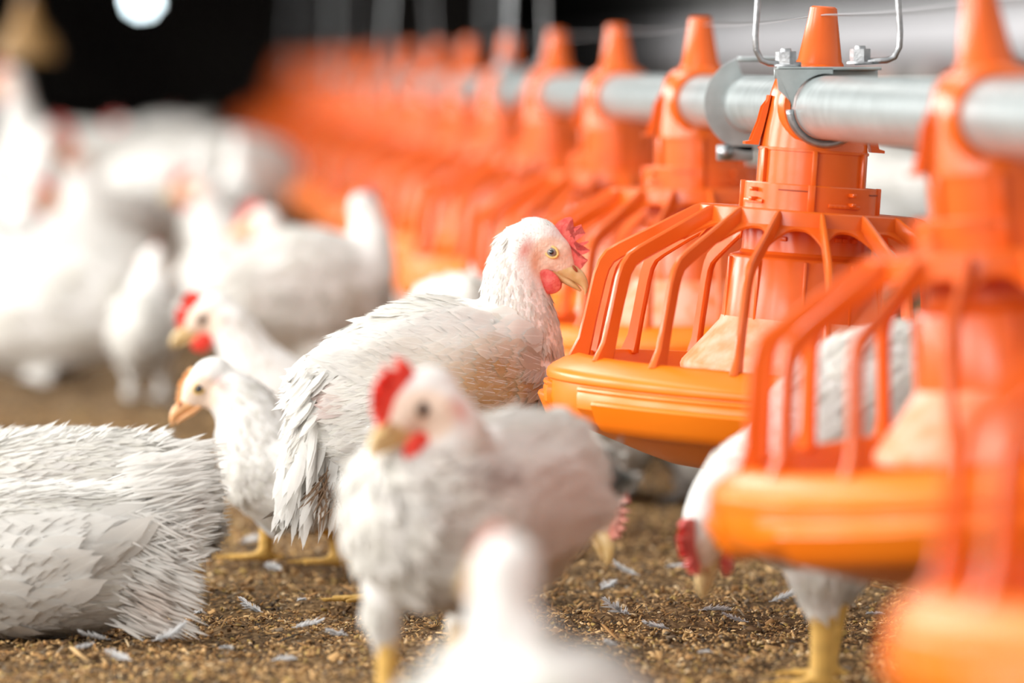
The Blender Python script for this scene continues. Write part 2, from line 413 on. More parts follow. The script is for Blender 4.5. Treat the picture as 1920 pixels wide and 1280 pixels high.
    for k in range(3):
        a0 = math.radians(203 + 120 * k); a1 = a0 + math.radians(104)
        for (name, prof, s0, s1) in (('pan_band', [(.1660, -.1950), (.1712, -.1962), (.1716, -.1978), (.1706, -.1992), (.1714, -.2012), (.1706, -.2100), (.1620, -.2180)], 0, 0),
                                     ('pan_clip', [(.1690, -.2030), (.1742, -.2044), (.1748, -.2062), (.1690, -.2180), (.1640, -.2232), (.1540, -.2262), (.1500, -.2232)], .13, -.1)):
            bm = bmesh.new(); n = 48
            rings = []
            b0, b1 = a0 + s0, a1 + s1
            for i in range(n + 1):
                a = b0 + (b1 - b0) * i / n
                e = min((a - b0), (b1 - a)) / .05
                f = 0. if e <= 0 else (1. if e >= 1 else math.sqrt(1 - (1 - e) ** 2))
                zm = sum(z for _, z in prof) / len(prof)
                rings.append([bm.verts.new(((.1620 + (r - .1620) * f if r > .1620 else r) * math.cos(a), (.1620 + (r - .1620) * f if r > .1620 else r) * math.sin(a), zm + (z - zm) * (.55 + .45 * f))) for r, z in prof])
            for A_, B_ in zip(rings, rings[1:]):
                for q in range(len(prof) - 1): bm.faces.new((A_[q], A_[q + 1], B_[q + 1], B_[q]))
            bmesh.ops.recalc_face_normals(bm, faces=bm.faces)
            obj(name, bm, M['pan'], root, angle=.6)
    return root
M['slot'] = simple('moulding_slot', (.30, .05, .01), .6)
feeder = make_feeder()
ord_ = ['', '', 'second', 'third', 'fourth', 'fifth', 'sixth', 'seventh', 'eighth', 'ninth', 'tenth', 'eleventh', 'twelfth', 'thirteenth', 'fourteenth', 'fifteenth', 'sixteenth', 'seventeenth', 'eighteenth']
tilts = {-1: 3.5, 0: 5.5, 1: -4.0, 2: .3, 3: 1.2, 4: -.8}
for i in range(-1, 19):
    o = feeder if i == -1 else copy_tree(feeder)
    o.location = (XP, Y1 + SP * (i - 1), ZP)
    t = tilts.get(i, random.uniform(-2, 2))
    o.rotation_euler = (0, math.radians(-t) , 0)
    if i == -1: lab = 'very blurred orange pan feeder cut off by the lower right corner, nearest of the line'
    elif i == 0: lab = 'blurred orange pan feeder at the right edge, tilted, in front of the sharp one'
    elif i == 1: lab = 'sharp orange pan feeder under the steel hanger bracket, beside the chicken with raised head'
    else:
        lab = 'orange pan feeder, %s behind the sharp one in the line' % ['first', 'second', 'third', 'fourth', 'fifth', 'sixth', 'seventh', 'eighth', 'ninth', 'tenth', 'eleventh', 'twelfth', 'thirteenth', 'fourteenth', 'fifteenth', 'sixteenth', 'seventeenth'][i - 2]
    tag(o, lab, 'feeder', 'orange pan feeders along the feed pipe')
YEND = Y1 + SP * 17.6
bm = bmesh.new(); tube(bm, [(XP, 1.2, ZP), (XP, YEND, ZP)], RP, 64)
tag(obj('feed_pipe', bm, M['galv'], angle=.6), 'long galvanised steel feed pipe running through all the orange feeders', 'pipe')
# anti-roost wire
bm = bmesh.new(); pts = []
for k in range(120):
    y = 1.2 + (YEND - 1.2) * k / 119
    f = (y - Y1) / SP; f -= math.floor(f)
    pts.append((XP + .002, y, ZP + .0625 - .0025 * math.sin(PI * f)))
tube(bm, pts, .0006, 5)
tag(obj('roost_wire', bm, M['wire']), 'thin steel wire stretched over the feeder cones above the pipe', 'wire')

def hexnut(bm, c, r=.0070, h=.0085):
    bmesh.ops.create_cone(bm, cap_ends=True, segments=6, radius1=r, radius2=r, depth=h, matrix=Matrix.Translation(c) @ Matrix.Rotation(.25, 4, 'Z'))
    bmesh.ops.create_cone(bm, cap_ends=True, segments=24, radius1=r * 1.35, radius2=r * 1.3, depth=.0014, matrix=Matrix.Translation((c[0], c[1], c[2] - h / 2 - .0007)))
    bmesh.ops.create_cone(bm, cap_ends=True, segments=16, radius1=r * .55, radius2=r * .5, depth=.002, matrix=Matrix.Translation((c[0], c[1], c[2] + h / 2 + .001)))
def make_hanger(y, rot, lab):
    root = empty('pipe_hanger', (XP, y, ZP))
    bm = bmesh.new()
    box(bm, (.002, 0, .0262), (.070, .022, .0022), bev=.0006)
    box(bm, (.002, .010, .0230), (.070, .0022, .0075), bev=.0006)
    obj('bracket_plate', bm, M['galv'], root, angle=.5)
    # gusset in front, cut along the pipe
    bm = bmesh.new()
    out_ = [(-.034, .0262), (-.0325, .012), (-.0245, .0045), (-.0225, .002)]
    arc = [(-.0228 * math.cos(t), .0228 * math.sin(t)) for t in [k / 12 * 1.75 for k in range(13)]]
    fr = [bm.verts.new((x, -.011, z)) for x, z in out_[:1] + out_[1:] ]
    ar = [bm.verts.new((x, -.011, z)) for x, z in arc]
    poly = [fr[0], fr[1], fr[2]] + ar
    end = bm.verts.new((arc[-1][0], -.011, .0262)); poly.append(end)
    bm.verts.remove(fr[3]) if False else None
    f = bm.faces.new(poly); bmesh.ops.triangulate(bm, faces=[f])
    r = bmesh.ops.extrude_face_region(bm, geom=list(bm.faces)); bmesh.ops.translate(bm, verts=[v for v in r['geom'] if isinstance(v, bmesh.types.BMVert)], vec=(0, .002, 0))
    bmesh.ops.delete(bm, geom=[v for v in bm.verts if not v.link_faces], context='VERTS')
    bmesh.ops.recalc_face_normals(bm, faces=bm.faces)
    obj('gusset', bm, M['galv'], root, angle=.5)
    bm = bmesh.new()
    for yy in (-.0095,):
        tube(bm, [((.0245) * math.cos(t), yy, (.0245) * math.sin(t)) for t in [PI + .05 + k / 24 * (PI * 1.0) for k in range(25)]], .0027, 12)
    obj('clamp_ring', bm, M['zinc'], root)
    for sx in (-1, 1):
        bm = bmesh.new(); hexnut(bm, (sx * .0250 - .001, .002, .0350 if sx > 0 else .0332)); obj('hex_nut', bm, M['zinc'], root, angle=.4)
    bm = bmesh.new()
    h = .0487; top = 1.6
    cr = math.cos(rot); sr = math.sin(rot)
    def q(x, z): return (.002 + x * cr, x * sr, z)
    for s in (-1, 1):
        z0 = .0285 if s < 0 else .0305
        pts = [q(s * .018, z0), (q(s * (h - .009), z0 + .001)), q(s * (h - .004), z0 + .003), q(s * (h - .0005), z0 + .010), q(s * h, z0 + .02), q(s * (h - .004), z0 + .08), q(s * .03, z0 + .25), q(s * .001, z0 + .5)]
        tube(bm, pts, .0021, 12)
    tube(bm, [q(0, .53), q(0, top)], .0018, 8)
    obj('hanger_rod', bm, M['zinc'], root)
    tag(root, lab, 'hanger', 'steel hangers holding up the feed pipe')
    return root
make_hanger(Y1 - .045, 0, 'sharp steel hanger bracket with two bolts clamped on the feed pipe at the top right')
for k, (yy, rr) in enumerate(((6.62, 1.05), (9.35, .6), (12.1, .9), (14.85, .7))):
    make_hanger(yy, rr, ['blurred steel hanger on the pipe left of the sharp one, nearest of the blurred hangers', 'second blurred grey hanger rod above the far feeders',
                          'third blurred grey hanger rod above the far feeders', 'farthest blurred grey hanger rod over the end of the feeder line'][k])
# retaining disc with lug
root = empty('pipe_clamp_disc', (XP, Y1 + .40, ZP))
bm = bmesh.new(); a0, a1 = -1.0, -1.0 + 5.3
lathe(bm, [(RP + .0006, -.0015), (.0355, -.0015), (.0355, .0015), (RP + .0006, .0015), (RP + .0006, -.0015)], 60, 1.9, 1.9 + 5.0)
bmesh.ops.transform(bm, matrix=Matrix.Rotation(PI / 2, 4, 'X'), verts=bm.verts)
box(bm, (-.012, 0, -.0365), (.028, .003, .012), bev=.001)
obj('disc', bm, M['galv'], root, angle=.5)
bm = bmesh.new(); bmesh.ops.create_uvsphere(bm, u_segments=16, v_segments=10, radius=.006, matrix=Matrix.Translation((-.020, -.004, -.036))); obj('bolt_head', bm, M['zinc'], root)
bm = bmesh.new(); box(bm, (.004, 0, .0335), (.028, .016, .003), bev=.0008); obj('lug', bm, M['galv'], root, angle=.5)
tag(root, 'grey steel clamp disc around the pipe just left of the sharp hanger bracket', 'clamp')

# far hanging lamp and yellow drinker at the far left
def lathe_obj(name, prof, mat, parent, n=32):
    bm = bmesh.new(); lathe(bm, prof, n); return obj(name, bm, mat, parent, angle=.6)
def emis(name, col, st):
    m, nt, out = newmat(name); e = N(nt, 'ShaderNodeEmission'); e.inputs[0].default_value = (*col, 1); e.inputs[1].default_value = st
    nt.links.new(e.outputs[0], out.inputs[0]); return m
M['lamp'] = emis('lamp_glass_lit', (.80, .95, 1.), 22.)
p = P(266, -2, 24)
root = empty('hanging_lamp', p); lathe_obj('bulb', [(0, -.03), (.02, -.025), (.03, 0), (.02, .03), (.012, .05)], M['lamp'], root)
lathe_obj('socket', [(.014, .045), (.02, .06), (.016, .1), (.0, .1)], M['cord'], root)
bm = bmesh.new(); tube(bm, [(0, 0, .1), (0, 0, 2.6 - p.z)], .004, 6); obj('lamp_cord', bm, M['cord'], root)
tag(root, 'lit lamp hanging far back near the top edge, a bright blurred disc', 'lamp')
p = P(50, 60, 9.5)
root = empty('bell_drinker', p)
lathe_obj('bell', [(.0, .06), (.012, .055), (.02, .02), (.05, -.02), (.056, -.045), (.052, -.045), (.0, -.03)], M['yellow'], root)
bm = bmesh.new(); tube(bm, [(0, 0, .05), (0, 0, 1.9)], .005, 6); obj('drinker_cord', bm, M['cord'], root)
tag(root, 'blurred yellow-brown drinker hanging in the top left corner', 'drinker')

# ------------------------------------------------------------------ chickens
def catmull(pts, n):
    pts = [np.array(p, float) for p in pts]
    if len(pts) == 1: return [pts[0]]
    out = []
    ext = [2 * pts[0] - pts[1]] + pts + [2 * pts[-1] - pts[-2]]
    for i in range(1, len(ext) - 2):
        p0, p1, p2, p3 = ext[i - 1:i + 3]
        for k in range(n):
            t = k / n
            out.append(.5 * (2 * p1 + (p2 - p0) * t + (2 * p0 - 5 * p1 + 4 * p2 - p3) * t * t + (3 * p1 - p0 - 3 * p2 + p3) * t ** 3))
    out.append(pts[-1]); return out

def feather_template(nl=7, ragged=True, seed=0, tip=.0):
    """blade along +x (0..1), width +-0.5 in y, slight arch in z; returns verts, tris-or-quads, uvs"""
    r = random.Random(seed)
    V = []; UV = []; F = []
    for i in range(nl):
        u = i / (nl - 1)
        w = .5 * min(1, (u * 2.6 + .18)) ** .6 * (1 - max(0, (u - .55) / .45) ** 2.4 * .86)
        for v in (-1, -.5, 0, .5, 1):
            jx = r.uniform(-.035, .035) * abs(v) * (u > .3)
            V.append((u + jx - .10 * abs(v) * (u > .6), v * w * r.uniform(.92, 1.06), -.05 * u * u - .06 * (v * w * 2) ** 2))
            UV.append((v, u))
    for i in range(nl - 1):
        for k in range(4):
            a = i * 5 + k; F.append((a, a + 1, a + 6, a + 5))
    if ragged:
        for i in range(2, nl):
            for side in (0, 4):
                for q in range(2 if i < nl - 1 else 3):
                    a = i * 5 + side
                    x, y, z = V[a]; sgn = 1 if side else -1
                    if i == nl - 1: y *= r.uniform(-1, 1); x += .02
                    L = r.uniform(.05, .13); th = r.uniform(.35, 1.0) if i < nl - 1 else r.uniform(0, .5)
                    dx, dy = L * math.cos(th), sgn * L * math.sin(th) * .6
                    o = r.uniform(-.09, 0)
                    b = len(V)
                    V += [(x + o, y * .96, z), (x + o + .028, y * .96, z), (x + o + dx, y + dy, z - .03 * r.random())]
                    UV += [(sgn, V[a][0])] * 3
                    F.append((b, b + 1, b + 2, b + 2))
    return np.array(V), F, np.array(UV)
TEMPL = [feather_template(7, True, s) for s in range(5)]
TEMPL_LO = [feather_template(4, False, 9)]

def feather_mesh(name, items, templates, parent, snorm=None):
    """items: arrays pos(n,3), T(n,3), Nn(n,3), L(n), W(n), col(n,3)"""
    pos, T, Nn, L, W, col = items
    n = len(pos)
    if n == 0: return None
    B = np.cross(Nn, T)
    which = rng.integers(0, len(templates), n)
    if snorm is None: snorm = Nn
    VV = []; CC = []; UU = []; SN = []; LI = []; LS = []; LT = []; base = 0; ls = 0
    for ti, (V, F, UV) in enumerate(templates):
        ids = np.where(which == ti)[0]
        if not len(ids): continue
        k = len(V)
        x = V[None, :, 0:1] * L[ids][:, None, None]; y = V[None, :, 1:2] * W[ids][:, None, None]; z = V[None, :, 2:3] * (W[ids] * .9)[:, None, None]
        w_ = pos[ids][:, None, :] + x * T[ids][:, None, :] + y * B[ids][:, None, :] + z * Nn[ids][:, None, :]
        VV.append(w_.reshape(-1, 3)); CC.append(np.repeat(col[ids], k, 0)); SN.append(np.repeat(snorm[ids], k, 0))
        quads = np.array([f for f in F if f[2] != f[3]]); tris = np.array([f[:3] for f in F if f[2] == f[3]])
        off = base + k * np.arange(len(ids))[:, None, None]
        for arr in (quads, tris):
            if len(arr):
                a = (arr[None] + off).reshape(-1); m_ = len(arr) * len(ids); s_ = arr.shape[1]
                LI.append(a); LS.append(ls + s_ * np.arange(m_)); ls += s_ * m_
                UU.append(UV[np.tile(arr.reshape(-1), len(ids))])
        base += k * len(ids)
    me = bpy.data.meshes.new(name)
    VV = np.concatenate(VV); me.vertices.add(len(VV)); me.vertices.foreach_set('co', VV.astype(np.float32).ravel())
    LI = np.concatenate(LI); LS = np.concatenate(LS)
    me.loops.add(len(LI)); me.loops.foreach_set('vertex_index', LI.astype(np.int32))
    me.polygons.add(len(LS)); me.polygons.foreach_set('loop_start', LS.astype(np.int32)); me.update(calc_edges=True)
    uvl = me.uv_layers.new(name='UVMap'); uvl.data.foreach_set('uv', np.concatenate(UU).astype(np.float32).ravel())
    ca = me.color_attributes.new('Col', 'FLOAT_COLOR', 'POINT')
    CC = np.concatenate(CC); ca.data.foreach_set('color', np.concatenate([CC, np.ones((len(CC), 1))], 1).astype(np.float32).ravel())
    na = me.attributes.new('Nrm', 'FLOAT_VECTOR', 'POINT'); na.data.foreach_set('vector', np.concatenate(SN).astype(np.float32).ravel())
    return link(name, me, M['feather'], parent)

def norm(a): return a / np.maximum(np.linalg.norm(a, axis=-1, keepdims=True), 1e-9)
WHITE = np.array((.89, .872, .835)); SKIN = np.array((.84, .66, .53)); YEL = np.array((.66, .40, .10))
_ico = {}
def ico(sub):
    if sub not in _ico:
        bm = bmesh.new(); bmesh.ops.create_icosphere(bm, subdivisions=sub, radius=1)
        _ico[sub] = ([v.co.copy() for v in bm.verts], [[v.index for v in f.verts] for f in bm.faces]); bm.free()
    return _ico[sub]

def make_bird(label, origin, sweeps, head, legs, hs=1., pup=.0023, voxel=.0026, dens=1., hero=1, comb='comb', combs=1., wattle=1., beak='beak',
              stains_and_shade=(), wings=(), clumps=(), fl=1., smooth=7, leg_r=.0058, group='white chickens in the barn', iris='iris', er=.0040, lid='eyelid', white=None, lift=.06, yaw=0, fine=1.):
    """sweeps: list of (region, [(x,y,z,rh,rv), ...]) with points ordered from head end towards the tail end
    head: (eye midpoint, yaw, pitch)   legs: list of [(x,y,z,r)...] down to the foot, local coordinates relative to origin"""
    white = WHITE if white is None else np.array(white)
    root = empty('chicken', origin, (0, 0, yaw))
    V = []; F = []
    iv, if_ = ico(2)
    samp = []; stan = []; sreg = []
    def blob(c, rh, rv):
        b0 = len(V)
        for v in iv: V.append((c[0] + v.x * rh, c[1] + v.y * rh, c[2] + v.z * rv))
        for f in if_: F.append([b0 + k for k in f])
    for reg, pts in sweeps:
        s_ = catmull(pts, 6)
        for i, q in enumerate(s_):
            blob(q[:3], q[3], q[4])
            t = s_[min(i + 1, len(s_) - 1)][:3] - s_[max(i - 1, 0)][:3]
            samp.append(q); stan.append(norm(t)); sreg.append(reg)
    # head
    hc, hy, hp = head; hc = Vector(hc)
    HM = Matrix.Translation(hc) @ Matrix.Rotation(hy, 4, 'Z') @ Matrix.Rotation(-hp, 4, 'Y') @ Matrix.Scale(hs, 4)
    HR = HM.to_3x3(); HI = HM.inverted()
    def hblob(c, r):
        b0 = len(V)
        for v in iv: V.append(tuple(HM @ Vector((c[0] + v.x * r[0], c[1] + v.y * r[1], c[2] + v.z * r[2]))))
        for f in if_: F.append([b0 + k for k in f])
    hblob((-.0130, 0, .0025), (.0190, .0148, .0148)); hblob((-.016, 0, -.006), (.017, .0135, .0140))
    hblob((.0000, 0, .0000), (.0145, .0118, .0135)); hblob((.0070, 0, -.0030), (.0125, .0085, .0100)); hblob((.0130, 0, -.0040), (.0075, .0058, .0075))
    hblob((-.004, 0, -.011), (.0130, .0095, .0080))
    hback = np.array(HR @ Vector((-1, 0, 0)))
    hb = np.array(HM @ Vector((-.013, 0, 0)))
    samp.append(np.array([*hb, .018 * hs, .018 * hs])); stan.append(norm(hback)); sreg.append('head')
    lowz = []
    for (L, fd) in legs:
        s_ = catmull(L, 8)
        for q in s_: blob(q[:3], q[3], q[3])
        fx, fy, fz, fr = L[-1]
        lowz.append((fx, fy, L[1][2]))
        for da, ln in ((-.55, .030), (0, .038), (.55, .030), (PI, .014)):
            for k in range(9):
                t = k / 8
                blob((fx + math.cos(fd + da) * ln * t, fy + math.sin(fd + da) * ln * t, max(.0035, fz * (1 - t) * .6)), .0042 * (1 - .35 * t), .0038 * (1 - .35 * t))
    me = bpy.data.meshes.new('body'); me.from_pydata(V, [], F)
    body = link('body', me, M['birdskin'], root)
    mod = body.modifiers.new('r', 'REMESH'); mod.mode = 'VOXEL'; mod.voxel_size = voxel
    ms = body.modifiers.new('s', 'SMOOTH'); ms.factor = .5; ms.iterations = smooth
    me = bake(body); me.name = 'body'
    nv = len(me.vertices); co = np.empty(nv * 3, np.float32); me.vertices.foreach_get('co', co); co = co.reshape(-1, 3).astype(float)
    def headlocal(p):
        A = np.array(HI); return p @ A[:3, :3].T + A[:3, 3]
    hl = headlocal(co)
    def facew(hl):
        inside = (np.linalg.norm(hl, axis=1) < .034)
        d = np.sqrt(((hl[:, 0] - .004) / .018) ** 2 + ((hl[:, 2] + .004) / .0155) ** 2)
        return np.clip((1.15 - d) / .3, 0, 1) * inside
    fw = facew(hl)[:, None]
    col = np.tile(white * .97, (nv, 1)) * .93
    pk = SKIN * (1 + .10 * np.sin(co[:, 0:1] * 900) * np.sin(co[:, 2:3] * 1100))
    col = col * (1 - fw) + pk * fw
    ear = np.exp(-(((hl[:, 0] + .0165) / .0042) ** 2 + ((hl[:, 2] + .0085) / .0065) ** 2))[:, None] * (np.abs(hl[:, 1:2]) > .006) * (np.linalg.norm(hl, axis=1, keepdims=True) < .034)
    col = col * (1 - ear * .75) + np.array((.72, .26, .20)) * ear * .75
    isleg = np.zeros(nv)
    for (fx, fy, hz) in lowz:
        isleg = np.maximum(isleg, (co[:, 2] < hz).astype(float) * ((np.hypot(co[:, 0] - fx, co[:, 1] - fy) < np.where(co[:, 2] < .014, .055, .034))) * (hz > .035))
    isleg = isleg[:, None]
    sc = .9 + .12 * (np.sin(co[:, 2:3] * 1800) > 0)
    col = col * (1 - isleg) + YEL * sc * isleg
    ca = me.color_attributes.new('Col', 'FLOAT_COLOR', 'POINT')
    ca.data.foreach_set('color', np.concatenate([col, np.ones((nv, 1))], 1).astype(np.float32).ravel())
    # plumage
    me.calc_loop_triangles()
    tri = np.empty(len(me.loop_triangles) * 3, np.int32); me.loop_triangles.foreach_get('vertices', tri); tri = tri.reshape(-1, 3)
    a, b_, c_ = co[tri[:, 0]], co[tri[:, 1]], co[tri[:, 2]]
    cr = np.cross(b_ - a, c_ - a); ar = np.linalg.norm(cr, axis=1) / 2; tn = norm(cr)
    samp = np.array(samp); stan = np.array(stan)
    def assign(p):
        d = np.linalg.norm(p[:, None, :] - samp[None, :, :3], axis=2) / np.maximum(samp[None, :, 3], .004)
        i = np.argsort(d, axis=1)[:, :5]; dd = np.take_along_axis(d, i, 1); w = 1 / (dd ** 4 + 1e-4)
        f = (stan[i] * w[:, :, None]).sum(1) / w.sum(1)[:, None]
        return i[:, 0], f
    ntry = int(26000 * dens * max(ar.sum(), .01) / .11)
    pick = rng.choice(len(tri), ntry, p=ar / ar.sum())
    u = rng.random((ntry, 2)); fl_ = u.sum(1) > 1; u[fl_] = 1 - u[fl_]
    p = a[pick] + u[:, 0:1] * (b_ - a)[pick] + u[:, 1:2] * (c_ - a)[pick]; n_ = tn[pick]
    own, flow = [], []
    for k in range(0, ntry, 4000):
        o_, f_ = assign(p[k:k + 4000]); own.append(o_); flow.append(f_)
    own = np.concatenate(own); flow = np.concatenate(flow)
    reg = np.array(sreg)[own]
    phl = headlocal(p); pf = facew(phl)
    nearhead = np.linalg.norm(phl - np.array((-.010, 0, 0)), axis=1) < .026
    reg = np.where(nearhead, 'head', reg)
    flow = np.where(nearhead[:, None], hback[None, :], flow)
    low = np.zeros(ntry, bool)
    for (fx, fy, hz) in lowz: low |= (p[:, 2] < hz + .002) & (np.hypot(p[:, 0] - fx, p[:, 1] - fy) < np.where(p[:, 2] < .014, .055, .034)) & (hz > .035)
    Ls = {'head': .0042, 'neck': .0105, 'body': .022, 'rump': .030, 'thigh': .015}
    Ws = {'head': .0016, 'neck': .0042, 'body': .0095, 'rump': .0095, 'thigh': .006}
    Kp = {'head': 1.0, 'neck': .70, 'body': .42, 'rump': .46, 'thigh': .55} if hero else {'head': 1.0, 'neck': .60, 'body': .20, 'rump': .24, 'thigh': .30}
    L = np.array([Ls[r_] for r_ in reg]) * rng.uniform(.75, 1.25, ntry) * fl; W = np.array([Ws[r_] for r_ in reg]) * rng.uniform(.8, 1.2, ntry) * fl
    keep = rng.random(ntry) < np.array([Kp[r_] for r_ in reg]) / fl ** 1.2
    keep &= ~low
    keep &= ~((pf > .35) & (rng.random(ntry) > .12)); L[pf > .35] *= .55; W[pf > .35] *= .4
    keep &= ~((phl[:, 0] > .012) & nearhead)
    p, n_, flow, L, W, reg, pfk = p[keep], n_[keep], flow[keep], L[keep], W[keep], reg[keep], pf[keep]
    k = len(p)
    fz = (rng.random(k) < .5) & np.isin(reg, ['body', 'rump', 'thigh']) if hero else np.zeros(k, bool)
    W[fz] *= .13; L[fz] *= .75; W *= fine
    T = flow - n_ * (flow * n_).sum(1)[:, None]; T = norm(norm(T) + rng.normal(0, .13, (k, 3)))
    T = T - n_ * (T * n_).sum(1)[:, None]; T = norm(norm(T) + n_ * (lift * rng.uniform(.5, 1.7, k) * np.where(fz, 2.2, 1.))[:, None])
    Nn = norm(n_ - T * (n_ * T).sum(1)[:, None] + 0)
    tw = rng.normal(0, .10, k)[:, None]; Nn = norm(Nn + np.cross(T, Nn) * tw)
    pos = p - n_ * .0005
    col = white * rng.uniform(.97, 1.02, (k, 1)) * np.stack([np.ones(k), rng.uniform(.99, 1, k), rng.uniform(.965, 1, k)], 1)
    def apply_stains_shade(pos, col):  # mixes dirt stains, and painted shading where listed, into the feather colour
        for (sc_, sr, scol, amt) in stains_and_shade:
            d = np.linalg.norm((pos - np.array(sc_)) / np.array(sr), axis=1)
            w = np.clip(1.15 - d, 0, 1) ** .8 * amt * rng.uniform(.45, 1, len(pos)); w = np.clip(w, 0, 1)[:, None]
            col = col * (1 - w) + np.array(scol) * w
        return col
    col = apply_stains_shade(pos, col)
    tm = TEMPL if hero else TEMPL_LO
    SNs = n_.copy()
    feather_mesh('plumage', (pos, T, Nn, L, W, col), tm, root, SNs)
    bvh = BVHTree.FromPolygons([tuple(v) for v in co], [tuple(t) for t in tri])
    def snap(ps, outd, lift_):
        P_, Q_ = [], []
        for q in ps:
            hit = bvh.find_nearest(Vector(q))
            h = bvh.ray_cast(Vector(q) + Vector(outd) * .12, -Vector(outd))
            if h[0] is None: h = hit
            P_.append(np.array(h[0]) + np.array(h[1]) * lift_); Q_.append(np.array(h[1]))
        return np.array(P_), np.array(Q_)
    # wings: rows of larger feathers on a curved patch given by shoulder, tip, up and outward vectors
    for wg in wings:
        sh, tip, upd, outd = [np.array(x, float) for x in wg[:4]]; hgt, thick = wg[4], wg[5]; nrow, nper = wg[6], wg[7]
        ax = tip - sh; Lw = np.linalg.norm(ax); ax = ax / Lw; outd = norm(outd - ax * outd.dot(ax)); upd = norm(upd - ax * upd.dot(ax) - outd * upd.dot(outd))
        ps, Ts, Ns, Ll, Ww = [], [], [], [], []
        for r_ in range(nrow):
            s0 = r_ / nrow
            for q in range(nper):
                t = (q + .5 * (r_ % 2) + random.uniform(-.2, .2)) / nper
                h_ = (t - .5) * 2
                half = hgt * .5 * (1 - .75 * s0 ** 1.6) * (.65 + .35 * min(1, s0 * 6))
                bulge = thick * (1 - .55 * s0) * math.sqrt(max(0, 1 - (h_ * .93) ** 2)) * min(1, .55 + s0 * 3)
                ps.append(sh + ax * (s0 * Lw * .80) + upd * h_ * half + outd * bulge)
                d = norm(ax + upd * (-h_ * .16) + outd * (-.06) + rng.normal(0, .035, 3))
                nn = norm(outd + upd * h_ * .75 + rng.normal(0, .05, 3)); nn = norm(nn - d * nn.dot(d))
                d = norm(d + nn * .07)
                Ts.append(d); Ns.append(norm(nn - d * nn.dot(d)))
                Ll.append((.026 + .034 * s0) * random.uniform(.85, 1.15) * wg[8]); Ww.append((.017 - .003 * s0) * random.uniform(.9, 1.1) * wg[8])
        ps = np.array(ps); ps, sn = snap(ps, outd, .0012)
        Ts = np.array(Ts); Ts = norm(Ts - sn * (Ts * sn).sum(1)[:, None] + sn * .06); Ns = norm(sn - Ts * (Ts * sn).sum(1)[:, None])
        colw = apply_stains_shade(ps, white * rng.uniform(.975, 1.02, (len(ps), 1)))
        feather_mesh('wing', (ps, np.array(Ts), np.array(Ns), np.array(Ll), np.array(Ww), colw), tm, root, sn)
    for cl in clumps:                                     # (name, root point, spread vector, direction, dir spread, n, length, width, normal)
        nm, c0, sp_, d0, ds, n0, l0, w0, nrm = cl[:9]
        ps = np.array(c0)[None] + np.clip(rng.normal(0, 1, (n0, 3)), -1.7, 1.7) * np.array(sp_)[None]
        d = norm(np.array(d0, float)[None] + np.clip(rng.normal(0, 1, (n0, 3)), -1.7, 1.7) * np.array(ds)[None])
        nn = norm(np.array(nrm, float)[None] + rng.normal(0, .18, (n0, 3))); sn = norm(nn * .5 + np.array(nrm, float)[None]); nn = norm(nn - d * (d * nn).sum(1)[:, None])
        cc = apply_stains_shade(ps, (white if len(cl) < 10 else np.array(cl[9])) * rng.uniform(.95, 1.03, (n0, 1)))
        feather_mesh(nm, (ps, d, nn, l0 * rng.uniform(.7, 1.2, n0), w0 * rng.uniform(.8, 1.2, n0), cc), tm, root, sn)
    # beak
    def hp_(x, y, z): return HM @ Vector((x, y, z))
    bm = bmesh.new()
    def mand(rows):
        n = 14; rr = []
        for (x, z, ry, rz) in rows: rr.append([bm.verts.new(hp_(x, ry * math.cos(2 * PI * k / n), z + rz * math.sin(2 * PI * k / n))) for k in range(n)])
        for A, B in zip(rr, rr[1:]):
            for k in range(n): bm.faces.new((A[k], A[(k + 1) % n], B[(k + 1) % n], B[k]))
        bm.faces.new(rr[0][::-1]); bm.faces.new(rr[-1])
    mand([(.0085, -.0075, .0062, .0040), (.0150, -.0055, .0062, .0058), (.0200, -.0045, .0052, .0056), (.0255, -.0048, .0041, .0048), (.0300, -.0062, .0030, .0036), (.0335, -.0088, .0019, .0025), (.0352, -.0118, .0009, .0014)])
    obj('beak', bm, M[beak], root, angle=1.2)
    bm = bmesh.new()
    mand([(.0075, -.0120, .0058, .0026), (.0150, -.0122, .0052, .0028), (.0220, -.0118, .0042, .0024), (.0275, -.0116, .0029, .0017), (.0315, -.0122, .0014, .0009)])
    obj('lower_beak', bm, M[beak], root, angle=1.2)
    if hero:
        for s in (-1, 1):
            bm = bmesh.new(); bmesh.ops.create_uvsphere(bm, u_segments=10, v_segments=6, radius=1, matrix=HM @ Matrix.Translation((.0195, s * .0050, -.0012)) @ Matrix.Rotation(.35, 4, 'Y') @ Matrix.Diagonal((.0030, .0009, .0011, 1)))
            obj('nostril', bm, M['slot'], root)
    # comb
    if combs > 0:
        ol = [(-.0085, .0130), (-.0090, .0165), (-.0082, .0205), (-.0060, .0245), (-.0030, .0272), (-.0012, .0270), (-.0014, .0240), (-.0012, .0195), (-.0004, .0172), (.0014, .0198), (.0040, .0240), (.0062, .0268), (.0070, .0260), (.0058, .0222), (.0044, .0180), (.0042, .0152), (.0062, .0168), (.0090, .0208), (.0112, .0238), (.0120, .0230),
              (.0108, .0190), (.0092, .0148), (.0090, .0128), (.0112, .0142), (.0140, .0172), (.0164, .0198), (.0172, .0190), (.0156, .0154), (.0138, .0122), (.0134, .0104), (.0158, .0112), (.0186, .0134), (.0206, .0150), (.0212, .0140), (.0194, .0108), (.0176, .0084), (.0172, .0070), (.0198, .0074), (.0226, .0088), (.0236, .0082), (.0226, .0060), (.0212, .0040), (.0222, .0030), (.0232, .0016), (.0222, -.0004), (.0160, -.001), (.0100, .005), (.002, .011)]
        bc = [(-.0060, .0120), (.0, .0115), (.006, .0095), (.011, .0065), (.0150, .0030), (.0190, .0005)]
